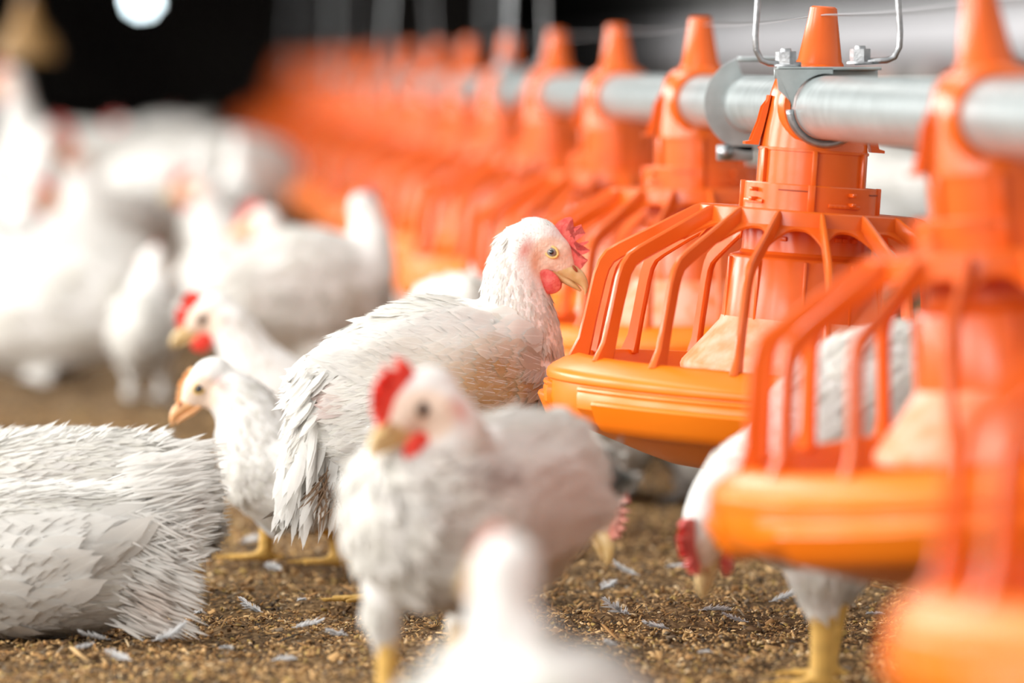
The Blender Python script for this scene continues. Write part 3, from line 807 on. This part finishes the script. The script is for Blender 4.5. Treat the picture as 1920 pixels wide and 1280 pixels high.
        def base_pt(x, z): return min(bc, key=lambda q: (q[0] - x) ** 2 + (q[1] - z) ** 2)
        bm = bmesh.new()
        pts = []
        for x, z in ol:
            bx, bz = base_pt(x, z); pts.append((bx + (x - bx) * combs, bz + (z - bz) * combs))
        f = bm.faces.new([bm.verts.new(hp_(x, .0, z)) for x, z in pts])
        bmesh.ops.triangulate(bm, faces=[f])
        bmesh.ops.subdivide_edges(bm, edges=bm.edges, cuts=1)
        c0 = bm.verts[:]
        axis = (HR @ Vector((0, 1, 0))).normalized()
        r = bmesh.ops.extrude_face_region(bm, geom=bm.faces[:])
        top_ = [v for v in r['geom'] if isinstance(v, bmesh.types.BMVert)]
        bmesh.ops.translate(bm, verts=top_, vec=axis * .0032 * hs); bmesh.ops.translate(bm, verts=bm.verts, vec=-axis * .0016 * hs)
        bmesh.ops.recalc_face_normals(bm, faces=bm.faces)
        cb = obj('comb', bm, M[comb], root, angle=.7)
    if wattle > 0:
        for s in (-1, 1):
            bm = bmesh.new()
            bmesh.ops.create_icosphere(bm, subdivisions=3, radius=1)
            for v in bm.verts:
                x, y, z = v.co
                v.co = HM @ Vector((.0085 + x * .0100 * wattle ** .5 - z * .001, s * (.0062 + .0010 * z) + y * .0022 * (1 + .4 * math.sin(x * 5)), -.0185 * 1 + (z * .0072 - (.0015 if z < 0 else 0) * (1 - x * x)) * wattle + .005 * (1 - wattle)))
            obj('wattle', bm, M[comb], root)
    # eyes
    for s in (-1, 1):
        EM = HM @ Matrix.Translation((.0, s * .0092, .0)) @ Matrix.Rotation(s * .16, 4, 'Z')
        bm = bmesh.new(); bmesh.ops.create_uvsphere(bm, u_segments=24, v_segments=16, radius=er, matrix=EM @ Matrix.Rotation(-s * PI / 2, 4, 'X'))
        ey = obj('eye', bm, M[iris], root)
        bm = bmesh.new(); bmesh.ops.create_uvsphere(bm, u_segments=16, v_segments=10, radius=1, matrix=EM @ Matrix.Translation((.0002, s * .0034, 0)) @ Matrix.Diagonal((pup, .00085, pup, 1)))
        obj('pupil', bm, M['pupil'], ey)
        bm = bmesh.new()
        ring = [(.0043 * math.cos(t) * 1.10, s * (.0020 - .0006 * math.cos(t) ** 2), .0036 * math.sin(t)) for t in [2 * PI * k / 24 for k in range(25)]]
        tube(bm, [EM @ Vector(q_) for q_ in ring], .0010 * hs, 8)
        obj('eyelid', bm, M[lid], ey)
    tag(root, label, 'chicken', group)
    return root

class PX:
    """turns measured columns / heights of one bird into metres around its own footing at depth Z"""
    def __init__(s, px0, Z): s.px0, s.Z, s.s = px0, Z, FPX / Z; s.o = ground(px0, Z)
    def xyz(s, px, py, d=0.):
        z = H - (py - 133) / s.s
        l = (px - s.px0) / s.s
        v = l * Vector((rgt.x, rgt.y, 0)) + d * Vector((fwd.x, fwd.y, 0)).normalized()
        return (v.x, v.y, z)
    def sw(s, pts): return [(*s.xyz(q[0], q[1], q[2]), q[3] / s.s, (q[4] if len(q) > 4 else q[3]) / s.s) for q in pts]
    def leg(s, pts, fd):
        out = []
        for q in pts:
            x, y, z = s.xyz(q[0], q[1], q[2]); out.append((x, y, max(z, .004), q[3] / s.s))
        return out, s.yaw(fd)
    def yaw(s, deg): return -YAW + math.radians(deg)
    def v(s, dx, dy, dz):           # direction: right, up, away
        return Vector((rgt.x, rgt.y, 0)) * dx + Vector((fwd.x, fwd.y, 0)) * dz + Vector((0, 0, 1)) * dy

R_ = math.radians
# 1. the sharp bird at the feeder
b = PX(800, 3.97)
make_bird('white chicken with raised head at the sharp orange feeder, brown-stained wing', b.o,
    [('neck', b.sw([(975, 462, 0, 46), (963, 500, 0, 52), (962, 545, 0, 62), (972, 600, 0, 74), (975, 650, 0, 84)])),
     ('body', b.sw([(1000, 690, 0, 64, 90), (960, 720, 0, 100, 140), (890, 735, 0, 135, 175), (800, 745, 0, 150, 190), (710, 760, 0, 130, 168)])),
     ('rump', b.sw([(700, 748, 0, 118, 146), (650, 742, 0, 78, 102), (618, 740, 0, 52, 72), (596, 790, 0, 50, 68), (578, 850, 0, 43, 60), (562, 905, 0, 24, 42)])),
     ('thigh', b.sw([(800, 900, -.02, 70), (790, 980, -.02, 42)])), ('thigh', b.sw([(760, 900, .03, 70), (745, 980, .03, 42)]))],
    (b.xyz(1037, 472, 0), b.yaw(-4), R_(-33)),
    [b.leg([(790, 985, -.02, 30), (770, 1040, -.02, 22), (785, 1140, -.02, 15)], 200), b.leg([(745, 985, .03, 30), (730, 1040, .03, 22), (700, 1125, .03, 15)], 200)],
    hs=1.0, pup=.0018, voxel=.0021, dens=1.7, fine=.75,
    stains_and_shade=[(b.xyz(975, 690, -.035), (.022, .06, .022), (.52, .30, .10), .9), (b.xyz(962, 728, -.04), (.034, .06, .019), (.66, .40, .15), 1.25), (b.xyz(1022, 668, -.03), (.006, .04, .026), (.32, .24, .17), .6),
            (b.xyz(880, 705, -.04), (.05, .05, .030), (.84, .72, .54), .45),
            (b.xyz(645, 745, -.03), (.010, .03, .014), (.55, .27, .22), .7), (b.xyz(620, 945, -.02), (.012, .05, .014), (.35, .20, .10), .8),
            (b.xyz(958, 590, -.025), (.004, .03, .018), (.78, .66, .50), .6), (b.xyz(1010, 590, -.02), (.005, .03, .012), (.74, .60, .50), .4)],
    wings=[(b.xyz(1010, 690, -.036), b.xyz(600, 655, -.030), b.v(0, 1, 0), b.v(0, .25, -1), .085, .010, 20, 22, .72)],
    clumps=[('tail', b.xyz(562, 880, -.004), (.007, .008, .010), b.v(-.25, -.97, -.1), (.12, .12, .08), 70, .034, .008, b.v(-.6, .1, -.8)),
            ('saddle_feathers', b.xyz(618, 712, -.014), (.010, .010, .010), b.v(-.62, -.78, -.05), (.10, .12, .08), 120, .026, .006, b.v(-.5, .5, -.7)),
            ('rump_fluff', b.xyz(600, 840, -.012), (.010, .008, .016), b.v(-.16, -1, -.1), (.12, .12, .08), 130, .036, .006, b.v(-.4, .1, -.9)),
            ('soiled_feathers', b.xyz(614, 905, -.028), (.006, .004, .009), b.v(-.35, -1, 0), (.45, .45, .2), 44, .024, .0014, b.v(-.3, 0, -1), (.20, .11, .05))])
# 2. front bird
b = PX(880, 3.2)
make_bird('blurred white chicken standing in front at the centre, bright red comb, facing left', b.o,
    [('neck', b.sw([(822, 752, -.04, 50), (842, 785, -.035, 58), (850, 830, -.03, 72), (835, 900, -.02, 95)])),
     ('body', b.sw([(735, 905, -.03, 85, 95), (765, 955, -.03, 128, 150), (850, 965, -.01, 155, 185), (950, 955, .03, 150, 180), (1030, 930, .06, 100, 150)])),
     ('rump', b.sw([(1030, 930, .06, 98, 140), (1075, 925, .08, 66, 100), (1100, 925, .09, 45, 80)])),
     ('thigh', b.sw([(735, 1040, -.02, 62), (722, 1130, -.02, 44), (722, 1170, -.02, 34)])), ('thigh', b.sw([(900, 1060, .05, 70), (880, 1130, .05, 40)]))],
    (b.xyz(772, 757, -.045), b.yaw(218), R_(-24)),
    [b.leg([(722, 1150, -.02, 34), (728, 1195, -.02, 27), (722, 1375, -.02, 22)], 205), b.leg([(880, 1130, .05, 30), (862, 1180, .05, 26), (850, 1370, .05, 20)], 200)],
    hs=1.04, iris='pupil', er=.0047, lid='eyelid_dark', pup=.003, voxel=.0026, dens=.8, comb='comb_bright', combs=1.1, wattle=1.05,
    stains_and_shade=[(b.xyz(885, 885, -.06), (.020, .09, .007), (.36, .25, .21), 1.1), (b.xyz(1020, 1010, .0), (.03, .06, .03), (.84, .76, .62), .35), (b.xyz(860, 1110, -.03), (.03, .06, .014), (.70, .50, .38), .4)],
    wings=[(b.xyz(905, 900, -.040), b.xyz(1085, 960, .05), b.v(0, 1, 0), b.v(.45, .1, -1), .070, .014, 10, 10, .8)])
# 3. foreground bird seen from behind
b = PX(980, 2.5)
make_bird('very blurred white chicken cut off by the bottom edge, seen from behind', b.o,
    [('neck', b.sw([(936, 1085, 0, 56), (938, 1125, 0, 62), (946, 1180, 0, 74), (965, 1250, 0, 110)])),
     ('body', b.sw([(970, 1310, .01, 190, 115), (985, 1375, 0, 268, 180), (1010, 1420, -.03, 265, 195), (1030, 1440, -.06, 200, 160), (1040, 1430, -.09, 110, 110)])),
     ('thigh', b.sw([(900, 1530, 0, 80), (890, 1600, 0, 50)])), ('thigh', b.sw([(1090, 1530, 0, 80), (1100, 1600, 0, 50)]))],
    (b.xyz(930, 1075, .02), b.yaw(118), R_(-5)),
    [b.leg([(890, 1590, 0, 36), (890, 1630, 0, 30), (890, 1705, 0, 25)], 100), b.leg([(1100, 1590, 0, 36), (1100, 1630, 0, 30), (1100, 1705, 0, 25)], 100)],
    hs=.92, voxel=.0032, dens=.45, hero=0, comb='comb_dull', combs=.55, wattle=.6)
# 4. sharp sitting bird lower left
b = PX(80, 3.78)
A_ = make_bird('white chicken lying at the lower left, sharp ragged tail feathers to the right', b.o,
    [('neck', b.sw([(-215, 960, .03, 55), (-180, 990, .02, 85)])),
     ('body', b.sw([(-150, 1040, .01, 110, 110), (-70, 1042, 0, 150, 145), (40, 1050, 0, 165, 150), (140, 1052, 0, 140, 142)])),
     ('rump', b.sw([(140, 1050, 0, 140, 140), (220, 1030, 0, 96, 122), (268, 1005, 0, 56, 96), (300, 985, 0, 34, 66)]))],
    (b.xyz(-262, 930, .03), b.yaw(178), R_(-10)), [b.leg([(40, 1100, 0, 30), (50, 1120, 0, 24), (60, 1150, .01, 14)], 90)],
    voxel=.0026, dens=2.3, lift=.07, fine=.55,
    stains_and_shade=[(b.xyz(265, 1120, -.03), (.020, .05, .018), (.66, .50, .40), .6), (b.xyz(100, 1170, -.04), (.06, .06, .012), (.66, .56, .46), .5)],
    wings=[(b.xyz(-90, 1100, -.046), b.xyz(262, 975, -.036), b.v(.3, 1, 0), b.v(0, .1, -1), .070, .012, 13, 12, .9), (b.xyz(-20, 1125, -.050), b.xyz(290, 955, -.036), b.v(.3, 1, 0), b.v(0, .1, -1), .050, .012, 3, 5, 1.3)],
    clumps=[('tail', b.xyz(275, 960, -.01), (.012, .012, .020), b.v(.95, .22, -.1), (.10, .20, .10), 1300, .026, .0014, b.v(-.1, .3, -1)),
            ('rump_fluff', b.xyz(262, 1060, -.015), (.014, .012, .022), b.v(.9, -.35, -.2), (.12, .18, .10), 1500, .022, .0014, b.v(.1, .1, -1)),
            ('back_ruffle', b.xyz(90, 918, -.012), (.055, .012, .003), b.v(.95, .12, -.1), (.12, .12, .12), 800, .015, .0014, b.v(-.2, .8, -.5))])
# 5. behind it
b = PX(125, 4.06)
make_bird('white chicken resting just behind the sharp lower left one, back ruffled', b.o,
    [('neck', b.sw([(-155, 850, .03, 50), (-125, 880, .02, 80)])),
     ('body', b.sw([(-85, 915, .01, 110, 105), (5, 925, 0, 140, 118), (105, 925, 0, 150, 122), (215, 935, 0, 140, 130)])),
     ('rump', b.sw([(215, 935, 0, 140, 130), (295, 945, 0, 92, 120), (340, 965, 0, 48, 85)]))],
    (b.xyz(-203, 830, .03), b.yaw(180), R_(-10)), [b.leg([(175, 1040, -.02, 30), (185, 1070, -.02, 24), (195, 1095, -.02, 16)], 180)],
    voxel=.003, dens=1.7, lift=.08, fine=.55,
    clumps=[('back_ruffle', b.xyz(35, 835, -.01), (.055, .012, .004), b.v(.85, .45, -.1), (.15, .20, .12), 900, .018, .0018, b.v(-.5, .7, -.5)),
            ('tail', b.xyz(330, 930, -.01), (.010, .012, .022), b.v(.9, .1, -.1), (.12, .22, .12), 700, .022, .0018, b.v(-.1, .3, -1))])
# 6. left-facing bird with pale comb
b = PX(560, 4.30)
make_bird('white chicken with a pale orange comb and beak, head low, peering left', b.o,
    [('neck', b.sw([(432, 742, 0, 50), (462, 775, 0, 62), (480, 830, 0, 82), (500, 880, 0, 95)])),
     ('body', b.sw([(470, 870, 0, 62, 78), (530, 890, 0, 100, 105), (620, 890, 0, 110, 115), (700, 890, .01, 85, 95)])),
     ('rump', b.sw([(700, 890, 0, 80, 90), (750, 880, .01, 45, 60)])),
     ('thigh', b.sw([(585, 915, 0, 56), (588, 955, 0, 34)]))],
    (b.xyz(371, 728, -.002), b.yaw(184), R_(-36)),
    [b.leg([(585, 945, 0, 30), (622, 975, 0, 20), (632, 1058, 0, 14)], 185), b.leg([(520, 940, .04, 30), (500, 970, .04, 20), (490, 1055, .04, 14)], 185)],
    hs=.95, iris='iris_dark', voxel=.0024, dens=.9, comb='comb_pale', combs=.36, wattle=.0, beak='beak_orange',
    stains_and_shade=[(b.xyz(560, 990, -.03), (.04, .05, .02), (.74, .62, .5), .6)])
# 7. behind, red comb
b = PX(560, 4.95)
make_bird('blurred white chicken with a red comb looking left, behind the one with the pale comb', b.o,
    [('neck', b.sw([(428, 608, 0, 42), (448, 640, 0, 48), (475, 690, 0, 62), (520, 740, 0, 78)])),
     ('body', b.sw([(505, 760, 0, 55, 70), (570, 780, 0, 92, 95), (640, 780, 0, 95, 98), (690, 780, 0, 66, 78)])),
     ('rump', b.sw([(690, 780, 0, 62, 70), (725, 760, 0, 30, 42)])), ('thigh', b.sw([(600, 840, 0, 50), (600, 880, 0, 30)]))],
    (b.xyz(376, 597, 0), b.yaw(188), R_(-26)),
    [b.leg([(600, 870, 0, 25), (605, 890, 0, 17), (600, 940, 0, 12)], 185), b.leg([(470, 850, .03, 22), (460, 890, .03, 15), (450, 935, .03, 12)], 185)],
    hs=1., iris='pupil', er=.0047, lid='eyelid_dark', voxel=.003, dens=.5, hero=0, comb='comb_bright', combs=.85, stains_and_shade=[(b.xyz(470, 650, -.02), (.03, .04, .03), (.78, .68, .56), .5)])
# 8. big blurred bird facing away
b = PX(560, 5.7)
make_bird('large blurred white chicken with raised head by the feeders, facing away right', b.o,
    [('neck', b.sw([(688, 405, .04, 32), (690, 430, .035, 36), (690, 470, .03, 50), (680, 520, .02, 62)])),
     ('body', b.sw([(690, 560, .03, 52, 70), (640, 550, .02, 92, 112), (560, 545, 0, 100, 122), (480, 550, -.02, 85, 98)])),
     ('rump', b.sw([(480, 548, -.02, 85, 92), (420, 560, -.03, 52, 62), (385, 570, -.04, 30, 40)])),
     ('thigh', b.sw([(600, 650, 0, 52), (600, 700, 0, 30)])), ('thigh', b.sw([(530, 650, .02, 52), (530, 700, .02, 30)]))],
    (b.xyz(690, 392, .05), b.yaw(58), R_(-5)),
    [b.leg([(600, 690, 0, 24), (600, 730, 0, 16), (605, 825, 0, 12)], 60), b.leg([(530, 690, .02, 24), (530, 730, .02, 16), (535, 825, .02, 12)], 60)],
    hs=.95, voxel=.0036, dens=.4, hero=0, combs=.8, stains_and_shade=[(b.xyz(700, 600, -.02), (.03, .06, .05), (.72, .56, .40), .6), (b.xyz(600, 640, -.04), (.05, .05, .02), (.74, .60, .46), .5)])  # beige at lower right is body shading put into the feather colour
# 9. narrow bird facing camera
b = PX(275, 6.5)
make_bird('blurred narrow white chicken seen from the rear, left of the red-combed one', b.o,
    [('neck', b.sw([(285, 492, .02, 28), (285, 515, .02, 32), (282, 550, .01, 44)])),
     ('body', b.sw([(280, 590, .03, 52, 60), (275, 610, 0, 68, 82), (270, 620, -.04, 66, 78), (268, 620, -.07, 45, 55)])),
     ('thigh', b.sw([(245, 670, 0, 28), (245, 695, 0, 18)])), ('thigh', b.sw([(300, 670, 0, 28), (300, 695, 0, 18)]))],
    (b.xyz(288, 484, .03), b.yaw(95), 0.),
    [b.leg([(245, 690, 0, 14), (245, 705, 0, 11), (245, 745, 0, 9)], 90), b.leg([(300, 690, 0, 14), (300, 705, 0, 11), (300, 745, 0, 9)], 90)],
    hs=.85, voxel=.004, dens=.3, hero=0, combs=.6, wattle=.6)
# 10. bird behind the right-hand feeder, head down
b = PX(1540, 3.42)
make_bird('blurred white chicken behind the right-hand feeder, head lowered to the litter', b.o,
    [('neck', b.sw([(1318, 975, .0, 40), (1340, 930, .0, 46), (1390, 885, .0, 62), (1450, 870, .0, 84)])),
     ('body', b.sw([(1430, 920, .0, 84, 120), (1510, 895, .02, 120, 190), (1590, 850, .04, 135, 215), (1670, 800, .05, 120, 190)])),
     ('rump', b.sw([(1670, 800, .05, 115, 180), (1735, 740, .05, 72, 120), (1780, 700, .05, 40, 70)])),
     ('thigh', b.sw([(1545, 1050, .02, 80), (1545, 1120, .02, 46), (1548, 1150, .02, 34)])), ('thigh', b.sw([(1620, 1020, .08, 80), (1602, 1110, .08, 42)]))],
    (b.xyz(1322, 1012, -.004), b.yaw(232), R_(-72)),
    [b.leg([(1546, 1130, .02, 34), (1550, 1165, .02, 28), (1545, 1303, .02, 23)], 190), b.leg([(1600, 1110, .08, 30), (1590, 1150, .08, 24), (1570, 1290, .08, 18)], 190)],
    hs=.98, voxel=.0028, dens=.7, fine=.8, comb='comb', combs=1.0, wattle=1.)
# 11. head low behind the front bird
b = PX(1040, 3.52)
make_bird('chicken hidden behind the front centre one, only lowered pink comb and beak showing', b.o,
    [('neck', b.sw([(1110, 935, .02, 38), (1085, 925, .02, 46), (1050, 930, .02, 60)])),
     ('body', b.sw([(1035, 960, .02, 70, 75), (980, 975, .03, 95, 95), (900, 975, .04, 95, 95), (840, 965, .04, 60, 70)]))],
    (b.xyz(1130, 958, .02), b.yaw(-45), R_(-66)),
    [b.leg([(960, 1060, .03, 26), (965, 1090, .03, 20), (970, 1190, .03, 15)], 0), b.leg([(900, 1050, .05, 26), (905, 1090, .05, 20), (900, 1185, .05, 15)], 0)],
    hs=1., voxel=.003, dens=.4, hero=0, comb='comb_dull', combs=.8, wattle=.6)

# generic blurred birds for the background
def proto(name, pose):
    P0 = Vector((0, 0, 0))
    if pose == 'stand':
        sw = [('neck', [(.085, 0, .285, .018, .018), (.083, 0, .262, .021, .021), (.078, 0, .235, .028, .028), (.065, 0, .205, .040, .040)]),
              ('body', [(.085, 0, .175, .040, .045), (.055, 0, .165, .062, .066), (0, 0, .16, .072, .076), (-.05, 0, .165, .055, .062)]),
              ('rump', [(-.05, 0, .165, .055, .06), (-.085, 0, .18, .034, .04), (-.105, 0, .19, .018, .026)]),
              ('thigh', [(.005, .036, .12, .034, .034), (-.005, .036, .085, .018, .018)]), ('thigh', [(.005, -.036, .12, .034, .034), (-.005, -.036, .085, .018, .018)])]
        hd = ((.103, 0, .293), 0., -.15); lz = .085
    elif pose == 'sit':
        sw = [('neck', [(.085, 0, .195, .018, .018), (.082, 0, .175, .022, .022), (.070, 0, .145, .034, .034), (.055, 0, .115, .045, .045)]),
              ('body', [(.085, 0, .085, .040, .045), (.05, 0, .078, .068, .068), (0, 0, .08, .078, .076), (-.05, 0, .078, .062, .062)]),
              ('rump', [(-.05, 0, .08, .060, .062), (-.09, 0, .085, .034, .04), (-.11, 0, .09, .018, .026)])]
        hd = ((.104, 0, .205), 0., -.15); lz = .03
    else:
        sw = [('neck', [(.150, 0, .075, .018, .018), (.140, 0, .100, .022, .022), (.118, 0, .130, .032, .032), (.085, 0, .150, .044, .044)]),
              ('body', [(.080, 0, .150, .045, .050), (.045, 0, .158, .066, .070), (0, 0, .168, .074, .078), (-.05, 0, .180, .056, .062)]),
              ('rump', [(-.05, 0, .18, .055, .06), (-.085, 0, .20, .034, .04), (-.10, 0, .215, .018, .026)]),
              ('thigh', [(.005, .036, .12, .034, .034), (-.005, .036, .085, .018, .018)]), ('thigh', [(.005, -.036, .12, .034, .034), (-.005, -.036, .085, .018, .018)])]
        hd = ((.158, 0, .060), 0., -1.0); lz = .085
    lg = [([(-.005, s * .036, lz, .012), (-.010, s * .036, lz * .75, .0075), (0, s * .036, .006, .0055)], 0.) for s in (-1, 1)]
    return make_bird('x', P0, sw, hd, lg, voxel=.0042, dens=.16, hero=0, fl=1.25, wattle=.9)
protos = {}
# (pose, footing column px, depth, heading deg, scale, label)
far = [
 ('sit', 1115, 5.0, 90, .82, 'shaded white chicken sitting under the sharp feeder pan, left of another'),
 ('sit', 1350, 5.0, 90, .82, 'shaded white chicken sitting under the sharp feeder pan, nearest the right-hand feeder'),
 ('peck', 858, 5.06, 100, .8, 'blurred white chicken by the feeders, just left of the sharp head'),
 ('sit', 95, 6.9, 170, 1.15, 'blurred white chicken resting on the litter at the far left'),
 ('sit', -70, 7.7, 10, 1., 'blurred white chicken cut off by the left edge, lowest there'),
 ('sit', 120, 7.95, 160, 1.15, 'blurred white chicken facing left, above the resting one at the left'),
 ('stand', 215, 8.7, 230, .85, 'blurred white chicken between the left edge group and the narrow one'),
 ('stand', 425, 8.3, 80, .9, 'blurred white chicken standing behind the large one facing away, left side'),
 ('sit', 520, 7.4, 190, 1.1, 'blurred white chicken in the middle flock, lower right of it'),
 ('peck', 300, 9.2, 150, 1.05, 'blurred white chicken in the middle flock, left side'),
 ('peck', 450, 10.2, 20, 1.1, 'blurred white chicken in the middle flock, its centre'),
 ('sit', 325, 11.8, 165, 1.2, 'blurred white chicken in the middle flock, nearest the feeders'),
 ('stand', 145, 9.6, 180, 1.22, 'tall blurred white chicken stretching its neck at the upper left'),
 ('sit', -40, 8.9, 30, 1.3, 'far blurred white chicken near the left edge'),
 ('peck', 300, 12.9, 150, 1.1, 'far blurred white chicken at the back of the flock, centre'),
 ('sit', 350, 14.2, 110, 1.15, 'far blurred white chicken at the back of the flock, right'),
 ('stand', 1690, 7.6, 120, 1.15, 'pale blurred chicken beyond the feed pipe, between the two right-hand feeders'),
 ('stand', 1660, 10.5, 40, 1.2, 'far pale blurred chicken beyond the pipe near the right-hand feeder'),
 ('stand', 1745, 12.5, 160, 1.2, 'far pale blurred chicken beyond the pipe at the side wall'),
 ('peck', 1590, 6.4, 200, 1.0, 'pale blurred chicken behind the sharp feeder, partly seen through its bars'),
 ('stand', 1480, 13.0, 90, 1.1, 'far pale chicken beyond the pipe behind the sharp feeder cone'),
 ('sit', 1900, 9.0, 90, 1.1, 'pale blurred chicken at the right edge beyond the feeders'),
 ('sit', 640, 6.3, 160, 1.0, 'blurred chicken lying behind the sharp one, close to the feeders'),
]
used = set()
for pose, px_, Z_, hd_, sc_, lab in far:
    if pose not in protos: protos[pose] = proto('chicken', pose)
    o = protos[pose] if pose not in used else copy_tree(protos[pose])
    used.add(pose)
    o.location = ground(px_, Z_); o.rotation_euler = (0, 0, -YAW + math.radians(hd_)); o.scale = (sc_,) * 3
    tag(o, lab, 'chicken', 'white chickens in the barn')

# loose feathers on the litter
fe = [(1170, 1158, .022, .012, 2), (1240, 938, .022, .013, 1), (375, 1160, .006, .005, 0), (565, 1192, .022, .008, 1), (478, 1168, .016, .008, 2), (300, 1215, .020, .009, 2), (185, 1205, .022, .008, 1), (140, 1222, .014, .006, 1),
      (1390, 1172, .018, .005, 1), (1330, 1165, .020, .007, 0), (1240, 1180, .016, .007, 1), (1460, 1135, .018, .010, 2), (1652, 1155, .012, .004, 0), (460, 1020, .016, .010, 1), (520, 1075, .014, .008, 1), (1135, 1110, .016, .009, 1), (1185, 1092, .018, .009, 2), (1265, 1075, .020, .005, 0),
      (230, 1243, .018, .007, 1), (520, 1240, .016, .006, 0), (640, 1205, .018, .007, 1), (415, 1225, .010, .004, 0), (1150, 1225, .014, .006, 1), (560, 1135, .008, .004, 0), (1330, 1235, .010, .003, 0)]
where = ['right of the front centre chicken, curled', 'below the sharp feeder pan', 'tiny and bright, right of lower left chicken', 'on the litter left of the front chicken leg', 'wispy, in the middle of the open litter', 'just right under the sharp lower left chicken', 'under the edge of the sharp lower left chicken', 'nearest the lower left chicken breast',
         'upright, left of the leg behind the right feeder', 'flat, left of the leg behind the right feeder', 'beneath the curled one on the right', 'on the litter mound under the right feeder', 'right of the leg under the right feeder', 'between resting pair and the pale comb', 'lower, below the pale-combed chicken', 'left above the curled one', 'above the curled one', 'long, by the beak under right feeder',
         'near the bottom left corner', 'near the bottom edge under the open litter', 'close to the front chicken leg', 'thin, near the bottom edge', 'beside the very blurred front chicken', 'tiny, in the middle of the litter', 'thin, bottom edge, left of the right leg']
for k, ((px_, py_, L_, W_, cur), wh) in enumerate(zip(fe, where)):
    L_ *= 1.15; W_ *= 1.3
    Z_ = H * FPX / (py_ - 133); g = ground(px_, Z_)
    n = 46; r = random.Random(k)
    bm = bmesh.new(); yw = r.uniform(-1, 1) + (0 if k % 2 else PI)
    def cpt(t): 
        a = t * cur * .9
        return Vector((L_ * (t - .3) , 0, .0045 + L_ * .28 * cur * t * t))
    tube(bm, [cpt(k_ / 10) for k_ in range(11)], [.00032 * (1 - .8 * k_ / 10) for k_ in range(11)], 5)
    for i in range(n):
        t = .12 + .88 * i / n
        for s in (-1, 1):
            w = W_ * .5 * math.sin(PI * min(1, t * .9 + .12)) ** .6 * r.uniform(.7, 1.15)
            c0 = cpt(t); d = Vector((w * (.6 + .5 * t), s * w, w * r.uniform(-.1, 1.0)))
            mid = c0 + d * .55 + Vector((0, 0, w * .12))
            e = Vector((.00055, 0, 0))
            v = [bm.verts.new(q) for q in (c0 - e, c0 + e, mid + e * .8, c0 + d, mid - e * .8)]
            bm.faces.new(v)
    me = bpy.data.meshes.new('loose_feather'); bm.to_mesh(me); bm.free()
    ca = me.color_attributes.new('Col', 'FLOAT_COLOR', 'POINT'); ca.data.foreach_set('color', [.92, .91, .90, 1] * len(me.vertices))
    na = me.attributes.new('Nrm', 'FLOAT_VECTOR', 'POINT'); na.data.foreach_set('vector', [0., 0., 1.] * len(me.vertices))
    me.uv_layers.new(name='UVMap')
    o = link('loose_feather', me, M['feather'], smooth=False)
    o.location = (g.x, g.y, gh(g.x, g.y) + .0030); o.rotation_euler = (r.uniform(-.2, .2), 0, yw)
    tag(o, 'small white feather lying on the litter, ' + wh, 'feather', 'loose feathers on the litter')


# ------------------------------------------------------------------ light
w = bpy.data.worlds.new('sky'); bpy.context.scene.world = w; w.use_nodes = True
bg = w.node_tree.nodes['Background']; bg.inputs[0].default_value = (.98, .975, .955, 1); bg.inputs[1].default_value = .98
def area(name, loc, target, sx, sy, power, col=(1, 1, 1)):
    l = bpy.data.lights.new(name, 'AREA'); l.shape = 'RECTANGLE'; l.size = sx; l.size_y = sy; l.energy = power; l.color = col
    o = bpy.data.objects.new(name, l); C.objects.link(o); o.location = loc
    o.rotation_euler = (Vector(target) - Vector(loc)).to_track_quat('-Z', 'Y').to_euler(); return o
def area2(name, loc, roty, sx, sy, power, col=(1, 1, 1)):
    o = area(name, loc, (0, 0, 0), sx, sy, power, col); o.rotation_euler = (0, math.radians(roty), 0); return o
for k in range(-2, 6):
    area2('side_window_light', (-3.6, .6 + 2.2 * k, 1.35), -72, 1.3, 1.4, 98, (1, .985, .96))
area2('ceiling_light', (-.9, 7.5, 2.45), -8, .5, 10, 95, (1, .98, .95))
area2('wall_fill_light', (1.3, 21, 1.9), -55, .4, 18, 330, (1, .99, .98))  # added light without a fixture, brightens the right wall
s = bpy.context.scene
s.view_settings.view_transform = 'Standard'; s.view_settings.look = 'None'; s.view_settings.gamma = 1; s.view_settings.exposure = -.04
s.view_settings.use_curve_mapping = False
s.cycles.max_bounces = 10; s.cycles.diffuse_bounces = 8; s.cycles.glossy_bounces = 4
